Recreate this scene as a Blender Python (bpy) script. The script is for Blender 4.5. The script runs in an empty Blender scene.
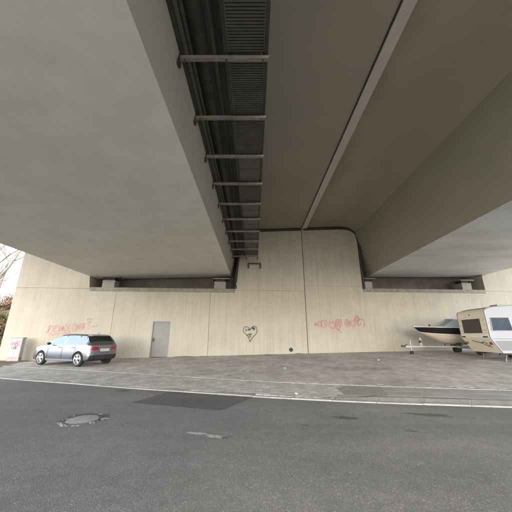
import bpy, bmesh, math, random
from mathutils import Vector, Matrix

R = math.radians
rng = random.Random(11)
scene = bpy.context.scene
C = scene.collection

# ------------------------------------------------------------ camera, sky, sun, exposure
cam_d = bpy.data.cameras.new('camera')
cam = bpy.data.objects.new('camera', cam_d); C.objects.link(cam)
cam.location = (0, 0, 1.5)
cam.rotation_euler = (R(90 + 16.8), 0, 0)
cam_d.sensor_width = 36; cam_d.sensor_fit = 'HORIZONTAL'
cam_d.lens = 36 * 265 / 512
cam_d.shift_x = 0.004
cam_d.clip_start = 0.05; cam_d.clip_end = 2000
scene.camera = cam

SUN_EL, SUN_AZ = R(34), R(184)          # azimuth clockwise from +Y
world = bpy.data.worlds.new('World'); scene.world = world
world.use_nodes = True
nt = world.node_tree; nt.nodes.clear()
wo = nt.nodes.new('ShaderNodeOutputWorld'); bg = nt.nodes.new('ShaderNodeBackground')
sky = nt.nodes.new('ShaderNodeTexSky'); sky.sky_type = 'NISHITA'; sky.sun_disc = False
sky.sun_elevation = SUN_EL; sky.sun_rotation = SUN_AZ
sky.air_density = 1.0; sky.dust_density = 2.0; sky.ozone_density = 1.0
hs = nt.nodes.new('ShaderNodeHueSaturation'); hs.inputs['Saturation'].default_value = 0.5
nt.links.new(sky.outputs[0], hs.inputs['Color']); nt.links.new(hs.outputs[0], bg.inputs['Color'])
bg.inputs['Strength'].default_value = 0.15
nt.links.new(bg.outputs[0], wo.inputs['Surface'])

sun_d = bpy.data.lights.new('sun', 'SUN'); sun_d.energy = 0.5; sun_d.angle = R(40); sun_d.color = (1, .88, .70)
sun = bpy.data.objects.new('sun', sun_d); C.objects.link(sun)
d = Vector((math.sin(SUN_AZ) * math.cos(SUN_EL), math.cos(SUN_AZ) * math.cos(SUN_EL), math.sin(SUN_EL)))
sun.rotation_euler = d.to_track_quat('Z', 'Y').to_euler()
sun.location = d * 80

vs = scene.view_settings
vs.view_transform = 'Standard'; vs.look = 'None'; vs.gamma = 1.0; vs.use_curve_mapping = False
vs.exposure = 3.12
scene.cycles.max_bounces = 10; scene.cycles.diffuse_bounces = 7

# ------------------------------------------------------------ materials
def mat(name, col, rough=.8, var=.12, scale=3.0, bump=0.0, bscale=60.0, metal=0.0, tint=None, tscale=.5, tamt=.5, stretch=(1, 1, 1), spec=.5, coat=0.0, attr=None, bdist=.01):
    m = bpy.data.materials.new(name); m.use_nodes = True
    t = m.node_tree; N = t.nodes; L = t.links
    b = N['Principled BSDF']; b.inputs['Roughness'].default_value = rough; b.inputs['Metallic'].default_value = metal
    b.inputs['Specular IOR Level'].default_value = spec; b.inputs['Coat Weight'].default_value = coat
    co = N.new('ShaderNodeTexCoord'); mp = N.new('ShaderNodeMapping'); mp.inputs['Scale'].default_value = stretch
    L.new(co.outputs['Object'], mp.inputs['Vector'])
    n = N.new('ShaderNodeTexNoise'); n.inputs['Scale'].default_value = scale; n.inputs['Detail'].default_value = 8; n.inputs['Roughness'].default_value = .62
    L.new(mp.outputs[0], n.inputs['Vector'])
    r = N.new('ShaderNodeMapRange'); r.inputs[1].default_value = .3; r.inputs[2].default_value = .7
    r.inputs[3].default_value = 1 - var; r.inputs[4].default_value = 1 + var
    L.new(n.outputs['Fac'], r.inputs[0])
    base = N.new('ShaderNodeRGB'); base.outputs[0].default_value = (*col, 1); src = base.outputs[0]
    if tint:
        n2 = N.new('ShaderNodeTexNoise'); n2.inputs['Scale'].default_value = tscale; n2.inputs['Detail'].default_value = 6; n2.inputs['Roughness'].default_value = .6
        L.new(mp.outputs[0], n2.inputs['Vector'])
        r2 = N.new('ShaderNodeMapRange'); r2.inputs[1].default_value = .45; r2.inputs[2].default_value = .7; r2.inputs[3].default_value = 0; r2.inputs[4].default_value = tamt
        L.new(n2.outputs['Fac'], r2.inputs[0])
        mx = N.new('ShaderNodeMix'); mx.data_type = 'RGBA'; L.new(r2.outputs[0], mx.inputs[0]); L.new(src, mx.inputs[6]); mx.inputs[7].default_value = (*tint, 1)
        src = mx.outputs[2]
    ml = N.new('ShaderNodeVectorMath'); ml.operation = 'SCALE'; L.new(src, ml.inputs[0]); L.new(r.outputs[0], ml.inputs['Scale'])
    src = ml.outputs[0]
    if attr:
        a = N.new('ShaderNodeAttribute'); a.attribute_name = attr
        m2 = N.new('ShaderNodeVectorMath'); m2.operation = 'SCALE'; L.new(src, m2.inputs[0]); L.new(a.outputs['Fac'], m2.inputs['Scale']); src = m2.outputs[0]
    L.new(src, b.inputs['Base Color'])
    if bump:
        nb = N.new('ShaderNodeTexNoise'); nb.inputs['Scale'].default_value = bscale; nb.inputs['Detail'].default_value = 5
        L.new(mp.outputs[0], nb.inputs['Vector'])
        bp = N.new('ShaderNodeBump'); bp.inputs['Strength'].default_value = bump; bp.inputs['Distance'].default_value = bdist
        L.new(nb.outputs['Fac'], bp.inputs['Height']); L.new(bp.outputs[0], b.inputs['Normal'])
    return m

def wall_mat(name, col):
    """board-marked painted concrete: fine vertical streaks, soft drips, faint grime"""
    m = mat(name, col, rough=.85, var=.05, scale=1.2, bump=.25, bscale=25, stretch=(1, 1, 1))
    t = m.node_tree; N = t.nodes; L = t.links; b = N['Principled BSDF']
    src = b.inputs['Base Color'].links[0].from_socket
    co = N.new('ShaderNodeTexCoord')
    def streak(sx, sz, lo, hi, a, bb, detail=4):
        nonlocal src
        mp = N.new('ShaderNodeMapping'); mp.inputs['Scale'].default_value = (sx, 1, sz); L.new(co.outputs['Object'], mp.inputs['Vector'])
        n = N.new('ShaderNodeTexNoise'); n.inputs['Scale'].default_value = 1; n.inputs['Detail'].default_value = detail; L.new(mp.outputs[0], n.inputs['Vector'])
        r = N.new('ShaderNodeMapRange'); r.inputs[1].default_value = lo; r.inputs[2].default_value = hi; r.inputs[3].default_value = a; r.inputs[4].default_value = bb
        L.new(n.outputs['Fac'], r.inputs[0])
        v = N.new('ShaderNodeVectorMath'); v.operation = 'SCALE'; L.new(src, v.inputs[0]); L.new(r.outputs[0], v.inputs['Scale']); src = v.outputs[0]
    streak(6, .25, .38, .62, .965, 1.02)
    streak(16, .4, .35, .65, .945, 1.045, 2)
    streak(1.6, .12, .5, .72, 1.0, .95)
    streak(5, .06, .58, .72, 1.0, .90, 6)
    streak(.4, .5, .3, .7, .94, 1.05, 6)
    L.new(src, b.inputs['Base Color'])
    return m

def asphalt_mat(name, col, k=1.0, patchy=True):
    m = bpy.data.materials.new(name); m.use_nodes = True
    t = m.node_tree; N = t.nodes; L = t.links; b = N['Principled BSDF']; b.inputs['Roughness'].default_value = .82
    b.inputs['Specular IOR Level'].default_value = .35
    co = N.new('ShaderNodeTexCoord')
    def noise(s, det=4, ro=.6):
        n = N.new('ShaderNodeTexNoise'); n.inputs['Scale'].default_value = s; n.inputs['Detail'].default_value = det; n.inputs['Roughness'].default_value = ro
        L.new(co.outputs['Object'], n.inputs['Vector']); return n.outputs['Fac']
    def rng_(s, a, b_, c, d_):
        r = N.new('ShaderNodeMapRange'); r.inputs[1].default_value = a; r.inputs[2].default_value = b_; r.inputs[3].default_value = c; r.inputs[4].default_value = d_
        L.new(s, r.inputs[0]); return r.outputs[0]
    base = N.new('ShaderNodeRGB'); base.outputs[0].default_value = (*col, 1); src = base.outputs[0]
    def mul(f):
        nonlocal src
        v = N.new('ShaderNodeVectorMath'); v.operation = 'SCALE'; L.new(src, v.inputs[0]); L.new(f, v.inputs['Scale']); src = v.outputs[0]
    mul(rng_(noise(.5, 6), .3, .7, .84, 1.16))
    mul(rng_(noise(5, 5), .3, .7, .9, 1.1))
    mp = N.new('ShaderNodeMapping'); mp.inputs['Rotation'].default_value = (0, 0, R(14)); mp.inputs['Scale'].default_value = (.07, .9, 1); L.new(co.outputs['Object'], mp.inputs['Vector'])
    nb = N.new('ShaderNodeTexNoise'); nb.inputs['Scale'].default_value = 1; nb.inputs['Detail'].default_value = 4; L.new(mp.outputs[0], nb.inputs['Vector'])
    mul(rng_(nb.outputs['Fac'], .3, .7, .88, 1.14))
    vo = N.new('ShaderNodeTexVoronoi'); vo.inputs['Scale'].default_value = 120; L.new(co.outputs['Object'], vo.inputs['Vector'])
    sp = N.new('ShaderNodeSeparateColor'); L.new(vo.outputs['Color'], sp.inputs[0])
    mul(rng_(sp.outputs[0], 0, 1, .78, 1.22))
    pw = N.new('ShaderNodeMath'); pw.operation = 'POWER'; L.new(sp.outputs[1], pw.inputs[0]); pw.inputs[1].default_value = 14
    mul(rng_(pw.outputs[0], 0, 1, .97, 2.1))
    v2 = N.new('ShaderNodeTexVoronoi'); v2.inputs['Scale'].default_value = 2.2; L.new(co.outputs['Object'], v2.inputs['Vector'])
    L.new(src, b.inputs['Base Color'])
    bp = N.new('ShaderNodeBump'); bp.inputs['Strength'].default_value = .5; bp.inputs['Distance'].default_value = .004
    L.new(vo.outputs['Distance'], bp.inputs['Height']); bp.invert = True
    L.new(bp.outputs[0], b.inputs['Normal'])
    return m

def paint(name, col, dens=.75):
    m = mat(name, col, rough=.7, var=.15, scale=8); t = m.node_tree; N = t.nodes; L = t.links; b = N['Principled BSDF']
    n = N.new('ShaderNodeTexNoise'); n.inputs['Scale'].default_value = 9; n.inputs['Detail'].default_value = 5
    co = N.new('ShaderNodeTexCoord'); L.new(co.outputs['Object'], n.inputs['Vector'])
    r = N.new('ShaderNodeMapRange'); r.inputs[1].default_value = .25; r.inputs[2].default_value = .6; r.inputs[3].default_value = dens * .45; r.inputs[4].default_value = dens
    L.new(n.outputs['Fac'], r.inputs[0]); L.new(r.outputs[0], b.inputs['Alpha'])
    return m

M = {}
M['wall'] = wall_mat('painted_board_concrete', (.365, .334, .275))
M['wallend'] = mat('wall_side_concrete', (.48, .45, .40), var=.12, scale=2, bump=.3, bscale=30)
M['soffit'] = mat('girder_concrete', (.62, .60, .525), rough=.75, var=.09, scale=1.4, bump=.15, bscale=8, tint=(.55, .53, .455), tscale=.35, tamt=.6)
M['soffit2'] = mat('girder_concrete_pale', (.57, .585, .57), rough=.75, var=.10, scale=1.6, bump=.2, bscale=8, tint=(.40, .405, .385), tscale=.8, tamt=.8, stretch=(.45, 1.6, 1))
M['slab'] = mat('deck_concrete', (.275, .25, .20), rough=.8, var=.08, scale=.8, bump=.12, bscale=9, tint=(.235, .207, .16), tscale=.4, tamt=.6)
M['web2'] = mat('girder_web_shaded_green', (.265, .252, .19), rough=.8, var=.07, scale=.7, bump=.1, bscale=9)  # both web tones are darkened: the weaker light is put into the colour
M['web1'] = mat('girder_web_shaded_grey', (.245, .237, .2), rough=.8, var=.07, scale=.7, bump=.1, bscale=9)
def stain_band(m, x0, x1, col, amt):
    t = m.node_tree; N = t.nodes; L = t.links; b = N['Principled BSDF']; src = b.inputs['Base Color'].links[0].from_socket
    co = N.new('ShaderNodeTexCoord'); sp = N.new('ShaderNodeSeparateXYZ'); L.new(co.outputs['Object'], sp.inputs[0])
    n = N.new('ShaderNodeTexNoise'); n.inputs['Scale'].default_value = .9; n.inputs['Detail'].default_value = 7; L.new(co.outputs['Object'], n.inputs['Vector'])
    a = N.new('ShaderNodeMath'); a.operation = 'MULTIPLY_ADD'; L.new(n.outputs['Fac'], a.inputs[0]); a.inputs[1].default_value = 1.6; L.new(sp.outputs[0], a.inputs[2])
    r = N.new('ShaderNodeMapRange'); r.inputs[1].default_value = x0 + .8; r.inputs[2].default_value = x1 + .8; r.inputs[3].default_value = amt; r.inputs[4].default_value = 0
    L.new(a.outputs[0], r.inputs[0])
    mx = N.new('ShaderNodeMix'); mx.data_type = 'RGBA'; L.new(r.outputs[0], mx.inputs[0]); L.new(src, mx.inputs[6]); mx.inputs[7].default_value = (*col, 1)
    L.new(mx.outputs[2], b.inputs['Base Color'])
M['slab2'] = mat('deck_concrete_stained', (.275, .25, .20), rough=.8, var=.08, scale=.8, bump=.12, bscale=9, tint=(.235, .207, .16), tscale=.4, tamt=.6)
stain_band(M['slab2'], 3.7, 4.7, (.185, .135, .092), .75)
M['gutter'] = mat('gutter_sheet', (.44, .41, .355), rough=.6, var=.08, scale=2)
M['shelf'] = mat('stained_shelf_concrete', (.215, .197, .168), rough=.9, var=.25, scale=2.5, bump=.4, bscale=30)
M['shelfpale'] = mat('bearing_concrete', (.25, .235, .205), rough=.9, var=.15, scale=4)
M['recess'] = mat('shaded_recess_concrete', (.115, .10, .082), rough=.95, var=.3, scale=1.5)  # shade of the bearing recess put into a darker concrete colour
M['seal'] = mat('rubber_seal', (.018, .018, .018), rough=.65, var=.2, scale=5)
M['steel'] = mat('weathered_steel', (.22, .195, .16), rough=.6, var=.25, scale=6, metal=.25, tint=(.14, .085, .05), tscale=2.5, tamt=.5)
M['darksteel'] = mat('dark_steel', (.04, .038, .034), rough=.6, var=.3, scale=6, metal=.2)
M['grate'] = mat('galvanised_grating', (.085, .08, .07), rough=.55, var=.2, scale=3, metal=.3)
M['pipe'] = mat('pipe_lagging', (.065, .06, .053), rough=.6, var=.3, scale=3)
M['road'] = asphalt_mat('road_asphalt', (.148, .145, .141))
M['patch'] = asphalt_mat('patch_asphalt', (.085, .083, .08))
M['patch2'] = asphalt_mat('worn_patch', (.24, .235, .225))
M['kerb'] = mat('kerb_concrete', (.30, .29, .27), rough=.9, var=.22, scale=6, bump=.4, bscale=60, tint=(.2, .19, .17), tscale=3, tamt=.75)
M['kerbdark'] = mat('kerb_dark_concrete', (.10, .096, .088), rough=.9, var=.22, scale=6, bump=.4, bscale=60)
M['paver'] = mat('block_paving', (.385, .355, .322), rough=.9, var=.25, scale=1.0, bump=.4, bscale=70, tint=(.27, .243, .218), tscale=.35, tamt=.8, attr='tone')
M['paver2'] = mat('footway_paving', (.33, .313, .287), rough=.9, var=.2, scale=2.0, bump=.4, bscale=70, tint=(.26, .246, .225), tscale=.6, tamt=.6, attr='tone')
M['slabgrey'] = mat('footway_slab', (.28, .275, .264), rough=.9, var=.15, scale=2.5, bump=.3, bscale=60, tint=(.19, .186, .178), tscale=1.0, tamt=.6)
M['slabtan'] = mat('ramp_slab', (.22, .205, .185), rough=.9, var=.2, scale=4, bump=.3, bscale=60)
M['joint'] = mat('joint_dirt', (.21, .19, .166), rough=1, var=.3, scale=8)
M['soil'] = mat('leafy_soil', (.10, .075, .048), rough=1, var=.4, scale=4, bump=.6, bscale=20, tint=(.055, .065, .022), tscale=.8, tamt=.7)
M['bounce_ground'] = mat('pale_bounce_ground', (.33, .31, .28), rough=1, var=.25, scale=2, bump=.5, bscale=12, tint=(.24, .22, .16), tscale=.2, tamt=.6)  # ground out of view, made pale to bounce light onto the soffits
M['door'] = mat('galvanised_door', (.145, .148, .147), rough=.5, var=.1, scale=3, metal=.35, tint=(.13, .13, .125), tscale=1.2, tamt=.5)
M['doorframe'] = mat('door_frame_steel', (.15, .15, .147), rough=.5, var=.1, metal=.3)
M['red'] = paint('red_spray_paint', (.55, .10, .11), .36)
M['black_paint'] = paint('black_spray_paint', (.03, .03, .03), .72)
M['red_mist'] = paint('red_overspray', (.55, .10, .11), .09)
M['black_paint_mist'] = paint('black_overspray', (.05, .05, .05), .08)
M['red_faint'] = paint('faded_red_spray', (.58, .15, .16), .27)
M['red_faint_mist'] = paint('faded_red_overspray', (.58, .15, .16), .08)
M['pink'] = paint('pink_spray_paint', (.75, .18, .32), .75)
M['bluep'] = paint('blue_spray_paint', (.25, .4, .6), .5)
M['cabinet'] = mat('cabinet_grey', (.42, .415, .39), rough=.6, var=.08, scale=4, tint=(.34, .325, .29), tscale=2, tamt=.5)
M['cabside'] = mat('cabinet_plinth', (.33, .30, .26), rough=.8, var=.15, scale=4)
M['silver'] = mat('silver_car_paint', (.21, .22, .243), rough=.3, var=.02, metal=.85, coat=.6)
M['glass'] = mat('tinted_car_glass', (.012, .014, .016), rough=.04, var=0, spec=.7)
M['sideglass'] = mat('clear_car_glass', (.16, .21, .25), rough=.05, var=.02, spec=1.0, metal=.35)
M['plastic'] = mat('black_plastic', (.022, .022, .023), rough=.55, var=.1)
M['tyre'] = mat('tyre_rubber', (.02, .02, .02), rough=.8, var=.15, scale=10)
M['alloy'] = mat('alloy_rim', (.55, .55, .56), rough=.3, var=.05, metal=.7)
M['tail'] = mat('tail_light_lens', (.22, .008, .022), rough=.15, var=.05, coat=.5)
M['plate'] = mat('number_plate_white', (.75, .75, .72), rough=.4, var=.03)
M['chrome'] = mat('bright_metal', (.7, .7, .7), rough=.15, var=.02, metal=1)
M['carwhite'] = mat('caravan_white', (.31, .316, .345), rough=.35, var=.03, scale=2, tint=(.27, .27, .285), tscale=1, tamt=.5)
M['carbeige'] = mat('caravan_cream', (.82, .74, .59), rough=.45, var=.05, scale=3, tint=(.74, .65, .5), tscale=1.5, tamt=.5)
M['cargrey'] = mat('caravan_lower_alu', (.16, .165, .175), rough=.4, var=.06, scale=3)
M['board'] = mat('brown_window_board', (.075, .062, .055), rough=.6, var=.1, scale=3)
M['wglass'] = mat('caravan_window', (.03, .05, .075), rough=.08, var=.3, scale=2, spec=.08)
M['orange'] = mat('orange_lens', (.7, .2, .02), rough=.2, var=.03)
M['hullwhite'] = mat('boat_white', (.66, .64, .58), rough=.35, var=.05)
M['hullcream'] = mat('boat_cream', (.70, .61, .49), rough=.4, var=.1, scale=2, tint=(.55, .42, .32), tscale=1.5, tamt=.7, stretch=(.3, 1, 3))
M['hullblack'] = mat('boat_black', (.012, .012, .015), rough=.6, var=.1, spec=.2)
M['bglass'] = mat('boat_windscreen', (.35, .4, .43), rough=.08, var=.05, spec=.8)
M['galv'] = mat('galvanised_tube', (.45, .45, .44), rough=.45, var=.12, metal=.4)
M['bark'] = mat('bark', (.17, .14, .11), rough=1, var=.3, scale=6, bump=.6, bscale=15)
M['leaf'] = mat('leaf_olive', (.09, .11, .035), rough=.8, var=.35, scale=1.2)
M['leafb'] = mat('leaf_brown', (.19, .13, .075), rough=.9, var=.35, scale=1.2)
M['litter'] = mat('white_litter', (.7, .7, .68), rough=.7, var=.1)
M['iron'] = mat('cast_iron', (.075, .072, .07), rough=.6, var=.2, scale=10, metal=.3)
M['mortar'] = mat('crumbled_concrete', (.30, .295, .285), rough=.95, var=.3, scale=20, bump=.8, bscale=50)
M['lidfill'] = mat('concrete_lid', (.27, .268, .26), rough=.9, var=.18, scale=14, bump=.4, bscale=80)
M['parapet'] = mat('parapet_concrete', (.42, .40, .37), var=.1, scale=1)

# ------------------------------------------------------------ helpers
class MB:
    def __init__(s): s.v = []; s.f = []
    def quadstrip(s): pass
    def box(s, x0, x1, y0, y1, z0, z1):
        n = len(s.v)
        s.v += [(x0,y0,z0),(x1,y0,z0),(x1,y1,z0),(x0,y1,z0),(x0,y0,z1),(x1,y0,z1),(x1,y1,z1),(x0,y1,z1)]
        s.f += [tuple(n+i for i in q) for q in ((0,3,2,1),(4,5,6,7),(0,1,5,4),(1,2,6,5),(2,3,7,6),(3,0,4,7))]
        return s
    def prism(s, poly, a, b, axis='y'):
        """extrude polygon poly [(p,q)] between a and b along axis; axis y: (p=x,q=z); x: (p=y,q=z); z: (p=x,q=y)"""
        n = len(s.v); k = len(poly)
        def P(p, q, t): return (p, t, q) if axis == 'y' else ((t, p, q) if axis == 'x' else (p, q, t))
        s.v += [P(p, q, a) for p, q in poly] + [P(p, q, b) for p, q in poly]
        s.f.append(tuple(range(n, n+k))); s.f.append(tuple(range(n+2*k-1, n+k-1, -1)))
        for i in range(k):
            j = (i+1) % k; s.f.append((n+i, n+k+i, n+k+j, n+j))
        return s
    def tube(s, pts, r, seg=8, r2=None, cap=True):
        pts = [Vector(p) for p in pts]; n0 = len(s.v); k = len(pts)
        up = Vector((0, 0, 1)); 
        for i, p in enumerate(pts):
            t = (pts[min(i+1, k-1)] - pts[max(i-1, 0)]).normalized()
            a = up.cross(t)
            if a.length < .05: a = Vector((1, 0, 0)).cross(t)
            a.normalize(); b = t.cross(a)
            rr = r if r2 is None else r + (r2 - r) * i / max(1, k-1)
            for j in range(seg):
                w = 2*math.pi*j/seg
                s.v.append(tuple(p + a*(rr*math.cos(w)) + b*(rr*math.sin(w))))
        for i in range(k-1):
            for j in range(seg):
                j2 = (j+1) % seg
                s.f.append((n0+i*seg+j, n0+i*seg+j2, n0+(i+1)*seg+j2, n0+(i+1)*seg+j))
        if cap:
            s.f.append(tuple(n0+j for j in reversed(range(seg)))); s.f.append(tuple(n0+(k-1)*seg+j for j in range(seg)))
        return s
    def lathe(s, prof, seg=24, axis='y', c=(0, 0, 0)):
        """prof [(r, t)], revolve about axis"""
        n0 = len(s.v); k = len(prof)
        for r, t in prof:
            for j in range(seg):
                w = 2*math.pi*j/seg; p, q = r*math.cos(w), r*math.sin(w)
                if axis == 'y': v = (c[0]+p, c[1]+t, c[2]+q)
                elif axis == 'z': v = (c[0]+p, c[1]+q, c[2]+t)
                else: v = (c[0]+t, c[1]+p, c[2]+q)
                s.v.append(v)
        for i in range(k-1):
            for j in range(seg):
                j2 = (j+1) % seg
                s.f.append((n0+i*seg+j, n0+i*seg+j2, n0+(i+1)*seg+j2, n0+(i+1)*seg+j))
        s.f.append(tuple(n0+j for j in range(seg))); s.f.append(tuple(n0+(k-1)*seg+j for j in reversed(range(seg))))
        return s
    def grid(s, rows, close=False):
        n0 = len(s.v); w = len(rows[0])
        for r in rows: s.v += [tuple(p) for p in r]
        for i in range(len(rows)-1):
            for j in range(w-1):
                s.f.append((n0+i*w+j, n0+i*w+j+1, n0+(i+1)*w+j+1, n0+(i+1)*w+j))
        return s
    def mesh(s, name):
        me = bpy.data.meshes.new(name); me.from_pydata(s.v, [], s.f)
        bm = bmesh.new(); bm.from_mesh(me); bmesh.ops.recalc_face_normals(bm, faces=bm.faces); bm.to_mesh(me); bm.free()
        return me
    def build(s, name, material, parent=None, smooth=False, bevel=0, loc=None, rotz=None):
        o = bpy.data.objects.new(name, s.mesh(name)); C.objects.link(o)
        if material: o.data.materials.append(M[material] if isinstance(material, str) else material)
        if parent: o.parent = parent
        if smooth:
            for p in o.data.polygons: p.use_smooth = True
            if smooth != 'all': o.data.set_sharp_from_angle(angle=R(40))
        if bevel:
            b = o.modifiers.new('bevel', 'BEVEL'); b.width = bevel; b.segments = 2; b.limit_method = 'ANGLE'; b.angle_limit = R(35)
        if loc: o.location = loc
        if rotz is not None: o.rotation_euler.z = rotz
        return o

def tag(o, label=None, cat=None, group=None, kind=None):
    if label: o['label'] = label
    if cat: o['category'] = cat
    if group: o['group'] = group
    if kind: o['kind'] = kind
    return o
def empty(name, loc=(0, 0, 0), rz=0):
    o = bpy.data.objects.new(name, None); C.objects.link(o); o.location = loc; o.rotation_euler.z = rz
    o.empty_display_size = .2
    return o
def lerp(a, b, t): return a + (b - a) * t
def interp(pts, x):
    """piecewise linear with straight extension"""
    i = 0
    while i < len(pts) - 2 and x > pts[i+1][0]: i += 1
    (x0, y0), (x1, y1) = pts[i], pts[i+1]
    return y0 + (y1 - y0) * (x - x0) / (x1 - x0)
def smooth_line(pts, n=3):
    for _ in range(n):
        q = [pts[0]]
        for a, b in zip(pts, pts[1:]):
            q += [(a[0]*.75+b[0]*.25, a[1]*.75+b[1]*.25), (a[0]*.25+b[0]*.75, a[1]*.25+b[1]*.75)]
        pts = q + [pts[-1]]
    return pts

# ------------------------------------------------------------ plan of the place
WALL0, WSL = 18.2, .0745
WANG = math.atan(WSL); WN = math.hypot(1, WSL)
def wally(x): return WALL0 + WSL * x
KERB = smooth_line([(-60, 26.0), (-30, 17.3), (-12, 11.55), (-9.35, 10.64), (-6.45, 9.65), (-3.69, 8.68), (-1.48, 8.02), (.05, 7.52), (1.6, 7.12), (2.95, 6.87), (4.4, 6.65), (5.65, 6.47), (12, 5.7), (30, 3.8), (60, 1.0)], 2)
EDGE = smooth_line([(-60, 29.2), (-30, 19.6), (-12.38, 13.85), (-8.6, 12.62), (-5.3, 11.36), (.06, 9.22), (1.97, 8.68), (3.58, 8.30), (6.74, 7.66), (13, 6.85), (30, 5.0), (60, 2.2)], 2)
def ky(x): return interp(KERB, x)
def ey(x): return interp(EDGE, x)
def kz(x):        # kerb top: dropped on the left, rising to a full kerb on the right
    return .032 + .085 * min(1, max(0, (x - 1.7) / 1.4))
def ez(x): return .10 + .03 * min(1, max(0, (x + 12) / 20))
def wz(x): return .06 + .0183 * (x + 15)
def lotz(x, y):
    a, b = ey(x), wally(x)
    return lerp(ez(x), wz(x), min(1, max(0, (y - a) / max(.1, b - a))))
def footz(x, y):
    a, b = ky(x), ey(x)
    return lerp(kz(x), ez(x), min(1, max(0, (y - a) / max(.1, b - a))))

# ------------------------------------------------------------ ground, road
g = MB()
for X0, X1, Y0, Y1 in ((-400, 400, -400, 400),):
    g.grid([[(x, y, -.06) for x in (-400, -60, 60, 400)] for y in (-400, -60, 60, 400)])
tag(g.build('ground', 'bounce_ground'), kind='structure')

g = MB()
xs = [-60 + i * 1.0 for i in range(121)]
BACK = lambda x: -5.2 - .16 * x
g.grid([[(x, lerp(BACK(x), ky(x) + .05, t), 0.0) for x in xs] for t in (0, .25, .5, .75, 1)])
road = tag(g.build('road', 'road'), kind='structure')

def blob(pts, z, n=4, jit=.0):
    q = []
    for (x0, y0), (x1, y1) in zip(pts, pts[1:] + pts[:1]):
        for k in range(n):
            t = k / n; q.append((lerp(x0, x1, t) + rng.uniform(-jit, jit), lerp(y0, y1, t) + rng.uniform(-jit, jit)))
    m = MB(); m.v = [(x, y, z) for x, y in q]; m.f = [tuple(range(len(q)))]
    return m
o = blob([(-2.9, 6.95), (-.68, 6.28), (-.02, 7.56), (-2.35, 8.24)], .004, 14, .012).build('asphalt_patch', 'patch', road)
o['label'] = 'dark rectangular asphalt repair patch beside the kerb'
def ragged(cx, cy, rx, ry, rot, z, n=26, j=.25):
    q = []
    for k in range(n):
        a = 2*math.pi*k/n; r = 1 + rng.uniform(-j, j)
        x, y = rx*r*math.cos(a), ry*r*math.sin(a)
        q.append((cx + x*math.cos(rot) - y*math.sin(rot), cy + x*math.sin(rot) + y*math.cos(rot)))
    m = MB(); m.v = [(x, y, z) for x, y in q]; m.f = [tuple(range(n))]; return m
ragged(-.92, 4.9, .17, .05, -.2, .004).build('worn_patch', 'mortar', road)
ragged(-.60, 4.76, .17, .06, -.25, .004).build('worn_patch', 'mortar', road)
ragged(-.45, 4.70, .05, .03, -.25, .006).build('worn_patch', 'patch', road)
for cx, cy, rx, ry in ((1.75, 5.75, .22, .09), (3.45, 5.95, .38, .10), (-3.75, 8.35, .28, .10), (.9, 5.3, .07, .03), (2.6, 5.0, .09, .03)):
    ragged(cx, cy, rx, ry, -.2, .004, j=.35).build('tar_stain', 'patch', road)

# manhole: iron ring, concrete filled lid, crumbling surround
mh = empty('manhole_cover', (-3.2, 5.62, 0))
tag(mh, 'round manhole cover with pale concrete lid and crumbling rim in the asphalt', 'manhole cover')
m = MB(); m.lathe([(.31, .001), (.31, .012), (.285, .014), (.285, .002)], 40, 'z'); m.build('frame', 'iron', mh, True)
m = MB(); m.lathe([(.278, .002), (.278, .009), (.27, .011), (.001, .011)], 40, 'z'); m.build('lid', 'lidfill', mh, True)
m = MB()
for k in range(46):
    a = rng.uniform(0, 2*math.pi)
    if math.cos(a - 1.6) > .3 and rng.random() < .75: continue
    r = rng.uniform(.31, .40); x, y = r*math.cos(a), r*math.sin(a); w = rng.uniform(.012, .05)
    m.v += [(x + w*math.cos(t + a)*rng.uniform(.6, 1.2), y + w*math.sin(t + a)*rng.uniform(.6, 1.2), .004) for t in (0, 1.2, 2.5, 3.8, 5)]
    n = len(m.v); m.v.append((x, y, rng.uniform(.008, .016)))
    m.f += [(n-5+i, n-5+(i+1) % 5, n) for i in range(5)]
tag(m.build('broken_surround', 'mortar', mh), kind='stuff')
ragged(0, 0.08, .43, .36, 0, .0025, 40, .08).build('tar_ring', 'patch', mh)
m = MB(); mm = ragged(.36, .06, .09, .06, .3, .006); mm.build('broken_corner', 'mortar', mh)

# ------------------------------------------------------------ kerb, footway, edging
kerb = tag(MB().grid([[(x, ky(x) + t, -.02) for x in xs] for t in (.0, .13)]).build('kerb', 'joint'), kind='structure')
def arc_points(fn, x0, x1, step):
    out = [x0]; x = x0
    while x < x1:
        sl = (fn(x + .05) - fn(x)) / .05
        x += step / math.hypot(1, sl); out.append(x)
    return out
def stone(fn, zf, xa, xb, w, drop, gap, matn, name, parent, skew=0, off=0.0):
    a = Vector((xa, fn(xa) + off, zf(xa))); b = Vector((xb, fn(xb) + off, zf(xb)))
    t = (b - a).normalized(); n = Vector((-t.y, t.x, 0)).normalized()
    a2 = a + t*gap; b2 = b - t*gap; j = rng.uniform(-.006, .006); dz = Vector((0, 0, rng.uniform(-.004, .004)))
    m = MB(); ch = .012
    prof = [(0, -drop), (0, -ch), (ch, 0), (w - ch, 0), (w, -ch), (w, -drop)]
    m.v = [tuple(p + n*(q[0] + j) + Vector((0, 0, q[1])) + dz) for p in (a2, b2) for q in prof]
    m.f = [(0, 1, 2, 3, 4, 5), (11, 10, 9, 8, 7, 6)] + [(i, 6 + i, 6 + (i+1) % 6, (i+1) % 6) for i in range(6)]
    return m.build(name, matn, parent)
kx = arc_points(ky, -20, 16, 1.0)
for a, b in zip(kx, kx[1:]):
    stone(ky, lambda x: .026, a, b, .16, .2, .004, 'kerb', 'gutter_stone', kerb)
kx = arc_points(ky, 2.0, 17, 1.0)
for a, b in zip(kx, kx[1:]):
    stone(ky, kz, a, b, .12, .25, .003, 'kerbdark', 'kerbstone', kerb, off=.165)
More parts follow.
